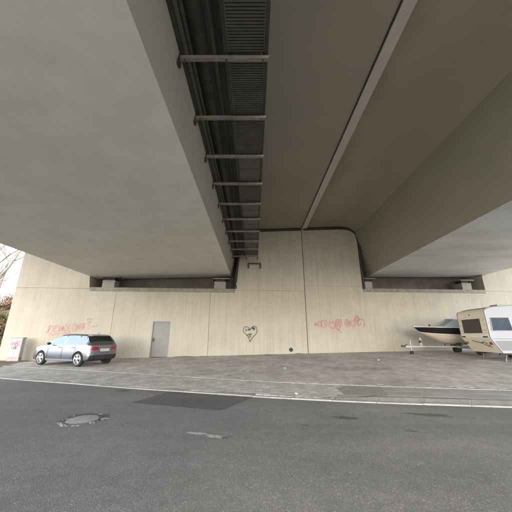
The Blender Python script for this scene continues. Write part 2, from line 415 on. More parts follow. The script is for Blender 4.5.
# dark gutter line in front of the raised part
xf = [-60 + i*.25 for i in range(481)]
foot = MB().grid([[(x, lerp(ky(x) + .165, ey(x), t), footz(x, lerp(ky(x) + .165, ey(x), t)) - .003) for x in xf] for t in (0, .25, .5, .75, 1)]).build('pavement', 'joint')
tag(foot, kind='structure')
edge = tag(MB().grid([[(x, ey(x) + t, ez(x) - .03) for x in xs] for t in (0, .12)]).build('edging', 'joint'), kind='structure')
ex = arc_points(ey, -22, 16, 1.0)
for a, b in zip(ex, ex[1:]):
    stone(ey, lambda x: ez(x) + .012, a, b, .09, .12, .006, 'kerb', 'edging_stone', edge, off=.0)

def blocks(name, matn, parent, inside, x0, x1, y0, y1, bw, bl, zf, gap=.005, ang=0, top=.0):
    """block paving: rows of half-lapped blocks, each its own little box with uneven height and tone"""
    m = MB(); tones = []
    ca, sa = math.cos(ang), math.sin(ang)
    nx = int((x1 - x0) / bw)
    for i in range(nx):
        ny = int((y1 - y0) / bl)
        for j in range(ny):
            cx = x0 + (i + .5)*bw; cy = y0 + (j + .5 + .5*(i % 2))*bl
            wx, wy = cx*ca - cy*sa, cx*sa + cy*ca
            if not inside(wx, wy): continue
            z = top + rng.uniform(-.0012, .0012); tx, ty = rng.uniform(-.004, .004), rng.uniform(-.004, .004)
            n = len(m.v)
            for zz, ins in ((z - .05, 0), (z - .0015, 0), (z, .003)):
                for sx, sy in ((-1, -1), (1, -1), (1, 1), (-1, 1)):
                    lx, ly = sx*(bw/2 - gap/2 - ins), sy*(bl/2 - gap/2 - ins)
                    vx, vy = wx + lx*ca - ly*sa, wy + lx*sa + ly*ca; m.v.append((vx, vy, zf(vx, vy) + zz + tx*lx + ty*ly))
            for a in (0, 4):
                for k in range(4):
                    m.f.append((n+a+k, n+a+(k+1) % 4, n+a+4+(k+1) % 4, n+a+4+k))
            m.f.append((n+8, n+9, n+10, n+11))
            tn = rng.choice((.84, .92, .97, 1, 1.02, 1.05, 1.12)) * rng.uniform(.97, 1.03)
            tones += [tn]*9
    me = bpy.data.meshes.new(name); me.from_pydata(m.v, [], m.f)
    at = me.attributes.new('tone', 'FLOAT', 'FACE'); at.data.foreach_set('value', tones)
    o = bpy.data.objects.new(name, me); C.objects.link(o); o.parent = parent; me.materials.append(M[matn])
    return tag(o, kind='stuff')
blocks('footway_pavers', 'paver2', foot, lambda x, y: ky(x) + .22 < y < ey(x) - .06 and x < 2.12 + (y - 6.85)*.29 - .12, -18, 4, 6, 20, .205, .105, footz)
# big slabs of the ramp and the grey footway beyond
sx = 2.12
cnt = 0
while sx < 16:
    wdt = .56 if cnt < 2 else 1.02
    a0, a1 = sx, sx + wdt
    rows = 1 if cnt < 2 else 2
    for r in range(rows):
        t0, t1 = r/rows, (r+1)/rows
        q = []
        for x, t in ((a0, t0), (a1, t0), (a1, t1), (a0, t1)):
            lean = .29 if cnt < 4 else .2
            yk, ye = ky(x) + .295, ey(x + lean*1.7) - .01
            y = lerp(yk, ye, t); xx = x + lean*(y - yk)
            q.append((xx, y))
        c = (sum(p[0] for p in q)/4, sum(p[1] for p in q)/4)
        m = MB(); dz = rng.uniform(-.001, .001)
        for zz, ins in ((-.05, .004), (-.002, .004), (0, .007)):
            for x, y in q:
                v = Vector((c[0]-x, c[1]-y)).normalized()*ins*1.4
                m.v.append((x + v.x, y + v.y, footz(x, y) + zz + dz))
        for a in (0, 4):
            for k in range(4): m.f.append((a+k, a+(k+1) % 4, a+4+(k+1) % 4, a+4+k))
        m.f.append((8, 9, 10, 11))
        m.build('paving_slab', 'slabtan' if cnt < 2 else 'slabgrey', foot)
    sx += wdt; cnt += 1

# ------------------------------------------------------------ parking lot
def lot_left(y): return interp([(13.3, -11.85), (17.1, -13.7)], y)
m = MB()
LX = [-20 + i*.25 for i in range(184)]
m.grid([[(x, lerp(ey(x) + .09, wally(x) + .02, t), lotz(x, lerp(ey(x), wally(x), t)) - .004) for x in LX] for t in [q/30 for q in range(31)]])
lot = tag(m.build('parking_lot', 'joint'), kind='structure')
blocks('lot_pavers', 'paver', lot, lambda x, y: ey(x) + .16 < y < wally(x) - .02 and x > lot_left(y), -15, 21, 5, 20, .165, .245, lotz, .005)
# soil strip with the cabinet, edged by a pale kerb line
m = MB()
m.grid([[(lerp(-40, lot_left(y) - .05, t), y, lotz(lerp(-24, lot_left(y) - .05, t), y) + .01) for t in (0, .4, .7, .9, 1)] for y in (13.2, 14.2, 15.2, 16.2, 17.3)])
tag(m.build('soil_strip', 'soil'), kind='structure')
le = tag(MB().box(-13.7, -13.6, 16.9, 17.0, -.1, 0).build('lot_edging', 'kerb'), kind='structure')
yy = 13.9
while yy < 17.0:
    a = Vector((lot_left(yy), yy, 0)); b = Vector((lot_left(yy + .6), yy + .6, 0))
    t = (b - a).normalized(); n = Vector((t.y, -t.x, 0)); m = MB()
    z = lotz(a.x, yy) + .02
    for zz in (z - .1, z):
        for p, w in ((a + t*.004, -.05), (a + t*.004, .05), (b - t*.004, .05), (b - t*.004, -.05)):
            q = p + n*w; m.v.append((q.x, q.y, zz))
    m.f = [(0, 3, 2, 1), (4, 5, 6, 7), (0, 1, 5, 4), (1, 2, 6, 5), (2, 3, 7, 6), (3, 0, 4, 7)]
    m.build('edging_stone', 'kerb', le); yy += .6

# far side of the road behind the camera
m = MB(); m.grid([[(x, BACK(x) - t, .1) for x in xs] for t in (0, 9)]); m.grid([[(x, BACK(x), z) for x in xs] for z in (-.05, .1)])
tag(m.build('far_footway', 'slabgrey'), kind='structure')

# embankments either side of the abutment
def embank(x0, x1, name):
    rows = []
    for j in range(14):
        y = 17.2 + j*1.6
        rows.append([(x, y + wally(x) - 18.2, -.05 + max(0, min(4.0, (j*1.6)*.55)) + rng.uniform(-.12, .12)*(0 < j < 13)) for x in [lerp(x0, x1, k/14) for k in range(15)]])
    return tag(MB().grid(rows).build(name, 'soil', smooth='all'), kind='structure')
embank(-70, -15.6, 'embankment')
embank(26, 70, 'embankment')

# ------------------------------------------------------------ abutment
ab = empty('abutment_wall', (0, WALL0, 0), WANG)
tag(ab, 'cream board-marked concrete abutment wall with graffiti closing the underpass', 'wall')
def panel(poly, name='panel', depth=.5, y=0.0, matn='wall', bev=.005):
    """one wall panel: polygon in wall plane; front face laid in vertical boards of slightly uneven depth"""
    m = MB(); m.prism(poly, y, y + depth, 'y')
    return m.build(name, matn, ab, bevel=bev)
def boards(x0, x1, z0, z1, y=0.0):
    pass
g_ = .009
vj = [-15.5, -9.15, -2.97, 3.57, 26]
def board_panel(x0, x1, z0a, z0b, z1, bw=.12):
    """front built of vertical boards: shared edges step by 1-3 mm"""
    m = MB(); n = max(1, round((x1 - x0)/bw)); yy_ = [rng.uniform(-.0012, .0012) for _ in range(n)]
    for i in range(n):
        a, b = lerp(x0, x1, i/n), lerp(x0, x1, (i+1)/n); za, zb = lerp(z0a, z0b, i/n), lerp(z0a, z0b, (i+1)/n)
        y = yy_[i]; k = len(m.v)
        m.v += [(a, y, za), (b, y, zb), (b, y, z1), (a, y, z1)]; m.f.append((k, k+1, k+2, k+3))
        if i < n-1:
            k2 = len(m.v); y2 = yy_[i+1]
            m.v += [(b, y, zb), (b, y2, zb), (b, y2, z1), (b, y, z1)]; m.f.append((k2, k2+1, k2+2, k2+3))
    # sides, top and back
    D = .5; k = len(m.v)
    m.v += [(x0, yy_[0], z0a), (x0, D, z0a), (x0, D, z1), (x0, yy_[0], z1), (x1, yy_[-1], z0b), (x1, D, z0b), (x1, D, z1), (x1, yy_[-1], z1)]
    m.f += [(k, k+3, k+2, k+1), (k+4, k+5, k+6, k+7), (k+3, k+7, k+6, k+2), (k+1, k+2, k+6, k+5)]
    me = bpy.data.meshes.new('panel'); me.from_pydata(m.v, [], m.f); me.materials.append(M['wall'])
    o = bpy.data.objects.new('panel', me); C.objects.link(o); o.parent = ab
    return o
JZ = lambda x: 4.58 if x < 3.57 else 4.86
DX0, DX1, DZ0, DZ1 = -6.58, -5.46, .22, 2.42
for a, b in zip(vj, vj[1:]):
    top = JZ((a + b)/2) if not (8 < (a+b)/2 < 17) else 4.66
    if a == 3.57:       # this panel runs to the web of the right girder
        board_panel(a + g_, 7.8, wz(a) - .4, wz(8) - .4, 4.88); board_panel(7.801, b - g_, wz(8) - .4, wz(b) - .4, 4.66)
    elif a == -9.15:
        board_panel(a + g_, DX0 - .0, -.3, -.3, 4.5); board_panel(DX1, b - g_, -.3, -.3, 4.5)
        board_panel(DX0 + .001, DX1 - .001, DZ1, DZ1, 4.5, .13)
    else:
        board_panel(a + g_, b - g_, wz(a) - .4, wz(b) - .4, 4.5 if a < 3 else 4.66)
# upper panels: wing, middle pair, right wing
panel([(-15.5, 4.512), (-10.9, 4.512), (-11.02, 5.3), (-12.4, 9.9), (-15.5, 9.9)], depth=1.6)
panel([(-1.3, 4.512), (3.57 - g_, 4.512), (3.57 - g_, 9.16), (.3, 8.92), (-.55, 8.8), (-1.0, 8.3)], depth=1.6)
panel([(3.57 + g_, 4.89), (7.82, 4.89), (7.82, 8.8), (7.5, 9.2), (6.9, 9.36), (3.57 + g_, 9.17)], depth=1.6)
panel([(17.15, 4.672), (26, 4.672), (26, 9.9), (18.2, 9.9), (17.15, 5.8)], depth=1.6)
MB().box(-15.44, 25.9, .42, 1.6, -.4, 4.4).build('wall_core', 'wallend', ab)
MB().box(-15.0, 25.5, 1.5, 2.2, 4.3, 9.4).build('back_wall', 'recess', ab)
# bearing shelves
for x0, x1, z, bl in ((-10.9, -1.3, 4.5, ((-10.2, -9.4), (-2.75, -1.95))), (7.82, 17.15, 4.66, ((8.05, 8.6), (15.5, 16.25)))):
    MB().box(x0 + .02, x1 - .02, -.035, 1.48, z - .16, z + .10).build('bearing_shelf', 'shelf', ab, bevel=.02)
    for q, (bx0, bx1) in enumerate(bl):
        p = MB().box(bx0, bx1, .12, .9, z + .1, z + .62).build('bearing_block', 'shelfpale', ab, bevel=.015)
        MB().box(bx0 - .12, bx1 + .25, .05, 1.0, z + .80, z + .86).build('bearing_plate', 'steel', p)
        MB().box(bx0 + .1, bx1 - .1, .25, .8, z + .62, z + .80).build('bearing_pad', 'seal', p)
# rubber seal round the deck ends
def seal(pts, r=.10):
    m = MB(); m.tube([(x, -.02, z) for x, z in pts], r, 8); return m.build('joint_seal', 'seal', ab, 'all')
seal(smooth_line([(-1.3, 4.62), (-1.28, 5.3), (-.98, 8.25), (-.5, 8.86), (.3, 8.95), (1.8, 9.05), (3.5, 9.15)], 2))
seal(smooth_line([(3.7, 9.17), (5.3, 9.27), (6.8, 9.36), (7.45, 9.24), (7.86, 8.8), (7.87, 7), (7.87, 4.72)], 2))
MB().box(3.5, 4.0, .02, .5, 9.13, 9.66).build('gap_plug', 'seal', ab)
# dark open joint lines
for x in vj[1:-1]:
    if x == 3.57: MB().box(x - .022, x + .022, -.002, .1, .2, 9.2).build('joint_strip', 'seal', ab)
# door
dr = MB().box(DX0 + .05, DX1 - .05, .05, .10, DZ0 + .02, DZ1 - .05).build('door', 'door', ab, bevel=.006)
dr['label'] = 'plain grey steel service door in the wall'
fr = MB().box(DX0, DX0 + .06, -.012, .12, DZ0 - .1, DZ1).box(DX1 - .06, DX1, -.012, .12, DZ0 - .1, DZ1).box(DX0 + .06, DX1 - .06, -.012, .12, DZ1 - .06, DZ1).build('frame', 'doorframe', dr)
MB().box(DX0 + .12, DX0 + .17, .0, .05, 1.15, 1.38).tube([(DX0 + .15, .02, 1.28), (DX0 + .15, -.03, 1.28), (DX0 + .28, -.03, 1.28)], .011).build('handle', 'darksteel', dr)
MB().box(DX0 + .42, DX0 + .72, .044, .052, 2.02, 2.18).build('notice_plate', 'doorframe', dr)
MB().tube([(DX1 - .055, .03, .7), (DX1 - .055, .03, .85)], .015).build('hinge', 'darksteel', dr)
MB().tube([(DX1 - .055, .03, 1.9), (DX1 - .055, .03, 2.05)], .015).build('hinge', 'darksteel', dr)
MB().box(DX0 - .1, DX1 + .1, -.25, .3, DZ0 - .3, DZ0 - .0).build('door_step', 'kerb', ab, bevel=.01)
# drain stub
m = MB(); m.lathe([(.001, -.004), (.095, -.006), (.10, -.05), (.125, -.05), (.13, .12)], 24, 'y', (2.43, 0, .64)); o = m.build('drain_pipe', 'seal', ab, True)
o['label'] = 'short black drain pipe end near the foot of the wall'

def ribbon(m, pts, w, y=-.0065):
    P = [Vector((p[0], p[1])) for p in pts]; k = len(P)
    n0 = len(m.v)
    for i, p in enumerate(P):
        t = (P[min(k-1, i+1)] - P[max(0, i-1)]);
        t = t.normalized() if t.length > 1e-6 else Vector((1, 0))
        n = Vector((-t.y, t.x))*w/2*rng.uniform(.85, 1.15)
        m.v += [(p.x + n.x, y, p.y + n.y), (p.x - n.x, y, p.y - n.y)]
    for i in range(k-1): m.f.append((n0+2*i, n0+2*i+1, n0+2*i+3, n0+2*i+2))
def scrawl(strokes, x0, z0, sc, slope, w, matn, label, name='graffiti', step=True, dy=0.0):
    o = None
    m = MB()
    for i, st in enumerate(strokes):
        pts = smooth_line([(x0 + a*sc[0], z0 + b*sc[1] + slope*a*sc[0]) for a, b in st], 3)
        ribbon(m, pts, w*rng.uniform(.8, 1.25), -.0065 - .0004*i)
    nf = len(m.f)
    for i, st in enumerate(strokes):
        pts = smooth_line([(x0 + a*sc[0], z0 + b*sc[1] + slope*a*sc[0]) for a, b in st], 3)
        ribbon(m, pts, w*2.6, -.0028 - .0001*i)
    me = bpy.data.meshes.new(name); me.from_pydata(m.v, [], m.f); me.materials.append(M[matn]); me.materials.append(M[matn + '_mist'])
    me.polygons.foreach_set('material_index', [0]*nf + [1]*(len(m.f) - nf))
    o = bpy.data.objects.new(name, me); C.objects.link(o); o.parent = ab; o['label'] = label
    return o
def O(cx, cz, rx, rz, a0=90, tot=380, n=12):
    return [(cx + rx*math.cos(R(a0 + tot*k/n)), cz + rz*math.sin(R(a0 + tot*k/n))) for k in range(n+1)]
left_tag = [
    [(-.25, .1), (.3, .35), (.7, .75)], [(.35, .95), (.3, .0), (.9, -.05), (1.25, .45), (.9, .95), (.2, .8)],      # D
    [(1.2, .55), (1.9, .6), (1.75, .95), (1.4, .7), (1.5, .15), (2.1, .1)],                                       # e
    [(2.3, .9), (2.4, .1), (2.5, .5), (2.9, .9)], [(2.8, .1), (3.1, .9), (3.2, .1)], [(2.75, .45), (3.3, .5)],
    O(3.7, .5, .3, .42), [(4.4, .95), (4.3, .1), (4.8, .05)],
    O(5.35, .5, .35, .45), [(5.9, .05), (5.95, .9), (6.4, .1), (6.45, .95)],
    [(6.8, .9), (6.75, .1)], [(6.75, .5), (7.1, .55)], [(7.1, .95), (7.15, .1), (7.5, .5), (7.15, .6), (7.5, .85), (7.1, .95)],
    [(7.9, 1.0), (8.7, 1.05)], [(8.3, 1.0), (8.25, .1)], [(7.6, 1.3), (8.4, 1.45), (8.9, 1.2)], [(8.7, .2), (9.1, .5), (9.6, .35), (9.9, .6)],
    [(.6, -.2), (2.8, -.08), (5.0, -.12)],
]
scrawl(left_tag, -13.0, 1.62, (.30, .52), .085, .05, 'red_faint', 'faint red sprayed lettering above the parked car')
right_tag = [
    [(-.2, .4), (.4, .5), (.2, .7), (-.1, .45), (.6, .3)], O(.9, .5, .3, .3), O(1.5, .5, .35, .42), [(1.9, .9), (2.3, .85), (2.0, .1)],
    [(2.6, .1), (2.7, .9), (3.1, .4), (3.5, .95), (3.6, .1)], O(3.3, .3, .55, .35, 200, 200), O(4.3, .4, .45, .6, 120, 400), [(4.1, .1), (4.2, .75), (4.6, .7), (4.3, .4), (4.7, .05)],
    [(4.9, 1.05), (5.0, .2)], [(4.0, -.2), (4.5, -.3), (4.7, -.55)],
    O(6.0, .5, .4, .4), O(6.05, .48, .18, .2), [(6.5, .1), (6.6, .85), (7.0, .6), (6.65, .45), (7.1, .05)], [(7.6, .9), (7.2, .75), (7.6, .4), (7.3, .1)],
    O(8.0, .95, .42, .38), O(8.1, .9, .2, .2), [(8.5, .9), (9.3, .9), (9.4, .3), (9.0, .0)], [(7.9, .5), (8.3, .1), (8.7, .5)],
]
scrawl(right_tag, 4.15, 1.98, (.37, .58), .03, .045, 'red', 'red sprayed lettering on the wall right of the joint')
heart = [
    [(.45, .0), (.3, .5), (.0, .75), (-.18, 1.1), (.0, 1.4), (.3, 1.38), (.48, 1.1)], [(.48, 1.1), (.7, 1.45), (1.0, 1.4), (1.12, 1.05), (1.0, .7), (.75, .5), (.45, .0)],
    [(.05, 1.2), (.12, .95), (.2, 1.15)], [(.28, 1.2), (.36, .98), (.44, 1.22)], [(.2, .6), (.4, .72), (.62, .72), (.5, .58), (.35, .66)],
    [(.6, 1.2), (.85, 1.3), (.9, 1.1), (.7, 1.1), (.8, 1.25)], [(.7, 1.35), (.85, 1.18), (.6, 1.3), (.9, 1.2)], [(.35, .55), (.45, .35), (.55, .55)],
]
scrawl(heart, -.6, 1.14, (.74, .68), 0, .045, 'black_paint', 'black sprayed heart outline with a face on the wall')
faint = [[(0, .3), (.4, .6), (.8, .2), (1.2, .6), (1.6, .3)], O(2.2, .4, .3, .3), [(2.7, .1), (2.9, .8), (3.3, .2), (3.6, .7)]]

# ------------------------------------------------------------ bridges
def run(poly, y0, y1, name, matn, parent, smooth=True, off=True):
    """prism along the bridge whose ends follow the skew of the wall"""
    m = MB(); n = len(poly)
    m.v = [(x, y0 + WSL*x, z) for x, z in poly] + [(x, y1 + WSL*x, z) for x, z in poly]
    m.f = [tuple(range(n)), tuple(range(2*n-1, n-1, -1))] + [(i, n+i, n+(i+1) % n, (i+1) % n) for i in range(n)]
    return m.build(name, matn, parent, smooth)
Y0, Y1 = -12.0, 19.1  # decks stop short behind the camera, length chosen to let light in
lb = empty('bridge', (-6.5, 19, 5)); rb = empty('bridge', (12.5, 19.5, 5))
tag(lb, 'wide grey concrete box girder bridge deck spanning overhead on the left', 'bridge', None)
tag(rb, 'narrower concrete box girder bridge deck spanning overhead on the right', 'bridge', None)
def rel(o, p): o.matrix_parent_inverse = Matrix.Translation(-p.location); return o
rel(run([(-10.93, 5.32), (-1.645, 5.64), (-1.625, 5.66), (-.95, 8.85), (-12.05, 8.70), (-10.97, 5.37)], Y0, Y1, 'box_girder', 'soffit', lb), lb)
rel(run([(-19.4, 9.6), (-12.7, 9.05), (-12.05, 8.71), (-.95, 8.86), (-.6, 8.95), (.4, 9.05), (3.55, 9.25), (3.55, 9.62), (-19.4, 10.0)], Y0, 20.0, 'deck_slab', 'slab', lb), lb)  # unseen outer overhang widened to shade the left end of the wall
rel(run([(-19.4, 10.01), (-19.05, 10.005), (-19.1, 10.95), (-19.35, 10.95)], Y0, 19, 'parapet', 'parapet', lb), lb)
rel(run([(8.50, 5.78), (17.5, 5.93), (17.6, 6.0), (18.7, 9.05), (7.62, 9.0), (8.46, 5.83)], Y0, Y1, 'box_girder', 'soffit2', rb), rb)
rel(run([(3.86, 9.27), (6.2, 9.44), (6.7, 9.44), (7.05, 9.39), (7.3, 9.28), (7.48, 9.14), (7.62, 9.01), (18.7, 9.06), (19.3, 9.4), (23.5, 9.75), (23.5, 10.1), (3.86, 9.64)], Y0, 20.0, 'deck_slab', 'slab2', rb), rb)  # outer overhang, out of view, lengthened to dim the right wall end
rel(run([(23.15, 10.105), (23.5, 10.105), (23.45, 11.1), (23.2, 11.1)], Y0, 19, 'parapet', 'parapet', rb), rb)
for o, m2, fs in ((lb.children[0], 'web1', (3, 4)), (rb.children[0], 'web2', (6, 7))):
    o.data.materials.append(M[m2])      # the inner web is greener; its shade is painted in as a darker tone
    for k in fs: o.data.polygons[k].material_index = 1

# gutter under the longitudinal joint
gt = empty('joint_gutter', (3.7, 18, 9))
tag(gt, 'long pale sheet metal gutter fixed under the joint between the decks', 'gutter')
yy = Y0 + .5
while yy < 17.9:
    y2 = min(yy + 6.0, 18.25)
    rel(run([(3.578, 9.17), (3.92, 9.19), (3.92, 9.262), (3.578, 9.255)], yy, y2 - .02, 'gutter_section', 'gutter', gt), gt)
    yy = y2
rel(run([(3.54, 9.232), (3.60, 9.232), (3.60, 9.256), (3.556, 9.256)], Y0, 18.18, 'gap_strip', 'seal', gt), gt)

# ------------------------------------------------------------ service walkway hung beside the left girder
TZ = 6.56
sw = empty('service_walkway', (-.6, 18, TZ))
tag(sw, 'dark steel service walkway with pipes hung between the two bridge decks', 'walkway')
XL, XR = -1.40, .27
def part(m, name, matn, **k): return rel(m.build(name, matn, sw, **k), sw)
WY = lambda x: wally(x)
part(MB().box(XL + .0, XL + .06, Y0, 17.9, TZ + .085, TZ + .20), 'side_rail', 'darksteel')
part(MB().box(XR - .06, XR, Y0, 17.95, TZ + .085, TZ + .20), 'side_rail', 'darksteel')
part(MB().box(-.56, -.50, Y0, 17.9, TZ + .085, TZ + .15), 'middle_rail', 'darksteel')
by = 3.75 - 1.465*8
bars = []
while by < 17.9: bars.append(by); by += 1.465
for i, y in enumerate(bars):
    y += rng.uniform(-.02, .02)
    for bx in (XL + .08, -.53, XR - .1): part(MB().lathe([(.001, TZ - .016), (.016, TZ - .016), (.016, TZ + .002)], 6, 'z', (bx, y, 0)), 'bolt', 'darksteel')
    part(MB().box(XL - .04, XR + .02, y - .042, y + .042, TZ, TZ + .07), 'crossbar', 'steel', bevel=.006)
    part(MB().box(XL - .045, XL - .005, y - .06, y + .06, TZ - .14, TZ + .3), 'bracket', 'darksteel')
    part(MB().box(XR - .045, XR - .005, y + .06, y + .12, TZ + .2, 9.02), 'hanger', 'darksteel')
    part(MB().box(XR - .1, XR - .05, y - .02, y + .02, TZ + .08, TZ + .45), 'bolt_post', 'darksteel')
for i, (a, b) in enumerate(zip(bars, bars[1:])):
    if i in (10, 12, 13, 15):         # some bays are closed with plain sheet
        part(MB().box(-.48, XR - .075, a + .06, b - .06, TZ + .10, TZ + .106).box(-.48, XR - .075, a + .7, a + .74, TZ + .088, TZ + .0995), 'sheet_panel', 'grate'); continue
    m = MB(); y = a + .07
    while y < b - .07:
        m.box(-.49, XR - .07, y, y + .030, TZ + .092, TZ + .125); y += .052
    m.box(-.495, -.475, a + .06, b - .06, TZ + .09, TZ + .14).box(XR - .085, XR - .065, a + .06, b - .06, TZ + .09, TZ + .14)
    tag(part(m, 'grating', 'grate'), kind='stuff')
part(MB().tube([(-1.03, Y0, TZ + .62), (-1.03, 17.9, TZ + .62)], .24, 20), 'pipe', 'pipe', smooth=True)
part(MB().tube([(-.66, Y0, TZ + .36), (-.66, 17.9, TZ + .36)], .09, 14), 'pipe', 'pipe', smooth=True)
part(MB().tube([(-1.22, Y0, TZ + .2), (-1.22, 17.9, TZ + .2)], .045, 10), 'pipe', 'darksteel', smooth=True)
for k in range(5):
    pts = [(-.90 + k*.055 + .03*math.sin(j*.35 + k*2), Y0 + j*.4, TZ + .20 - .05*abs(math.sin(j*.43 + k*.7))) for j in range(75)]
    part(MB().tube(pts, .016, 6), 'cable', 'seal', smooth='all')
part(MB().box(-1.35, .2, Y0, 17.9, 8.55, 8.6), 'top_cover', 'darksteel')
# little U-shaped end bracket on the wall
part(MB().box(-.42, .50, 18.04, 18.10, 6.36, 6.44).box(-.42, -.34, 18.04, 18.12, 6.05, 6.36).box(.42, .50, 18.06, 18.14, 6.05, 6.36), 'end_bracket', 'darksteel')

# ------------------------------------------------------------ parked car
def split_by_material(o, names, parent):
    """split an evaluated mesh into one object per material slot and island; returns dict of lists"""
    me = o.data; out = {}
    for idx, (nm, matn, isl) in names.items():
        bm = bmesh.new(); bm.from_mesh(me)
        bmesh.ops.delete(bm, geom=[f for f in bm.faces if f.material_index != idx], context='FACES')
        if not bm.faces: bm.free(); continue
        groups = [list(bm.faces)]
        if isl:
            seen = set(); groups = []
            for f in bm.faces:
                if f in seen: continue
                st = [f]; seen.add(f); gp = []
                while st:
                    q = st.pop(); gp.append(q)
                    for e in q.edges:
                        for h in e.link_faces:
                            if h not in seen: seen.add(h); st.append(h)
                groups.append(gp)
        for gp in groups:
            vm = {}; V = []; F = []
            for f in gp:
                fi = []
                for v in f.verts:
                    if v not in vm: vm[v] = len(V); V.append(v.co[:])
                    fi.append(vm[v])
                F.append(fi)
            m2 = bpy.data.meshes.new(nm); m2.from_pydata(V, [], F); m2.materials.append(M[matn])
            for p in m2.polygons: p.use_smooth = True
            m2.set_sharp_from_angle(angle=R(35))
            ob = bpy.data.objects.new(nm, m2); C.objects.link(ob); ob.parent = parent
            out.setdefault(nm, []).append(ob)
        bm.free()
    return out

def evaluated(o):
    dg = bpy.context.evaluated_depsgraph_get(); dg.update()
    me = bpy.data.meshes.new_from_object(o.evaluated_get(dg)); return me

def make_wheel(parent, x, y, r, w, out, name='wheel', spokes=5):
    wh = MB().lathe([(r*.62, -w/2), (r*.93, -w/2), (r*.985, -w/2 + .02), (r, -w/4), (r, w/4), (r*.985, w/2 - .02), (r*.93, w/2), (r*.62, w/2)], 32, 'y', (0, 0, 0)).build(name, 'tyre', parent, True)
    wh.location = (x, y, r)
    s = 1 if out > 0 else -1
    rim = MB(); rim.lathe([(r*.70, s*(w/2 + .004)), (r*.66, s*(w/2 + .010)), (r*.61, s*(w/2 - .005)), (r*.60, s*(w/2 - .06))], 32, 'y')
    rim.f = rim.f[:-2]
    for k in range(spokes):
        for dd in (-.16, .16):
            a = 2*math.pi*k/spokes + dd*.55 + .3; b = 2*math.pi*k/spokes + dd + .3
            rim.tube([(.05*math.cos(a), s*(w/2 + .004), .05*math.sin(a)), (r*.64*math.cos(b), s*(w/2 - .004), r*.64*math.sin(b))], .022, 6)
    rim.lathe([(.055, s*(w/2 - .02)), (.055, s*(w/2 + .012)), (.04, s*(w/2 + .018))], 16, 'y')
    rim.build('rim', 'alloy', wh, True)
    MB().lathe([(.14, s*(w/2 - .075)), (.14, s*(w/2 - .055))], 20, 'y').build('brake_disc', 'darksteel', wh)
    MB().lathe([(r*.6, s*(w/2 - .10)), (r*.6, s*(w/2 - .09))], 20, 'y').build('wheel_well', 'plastic', wh)
    return wh

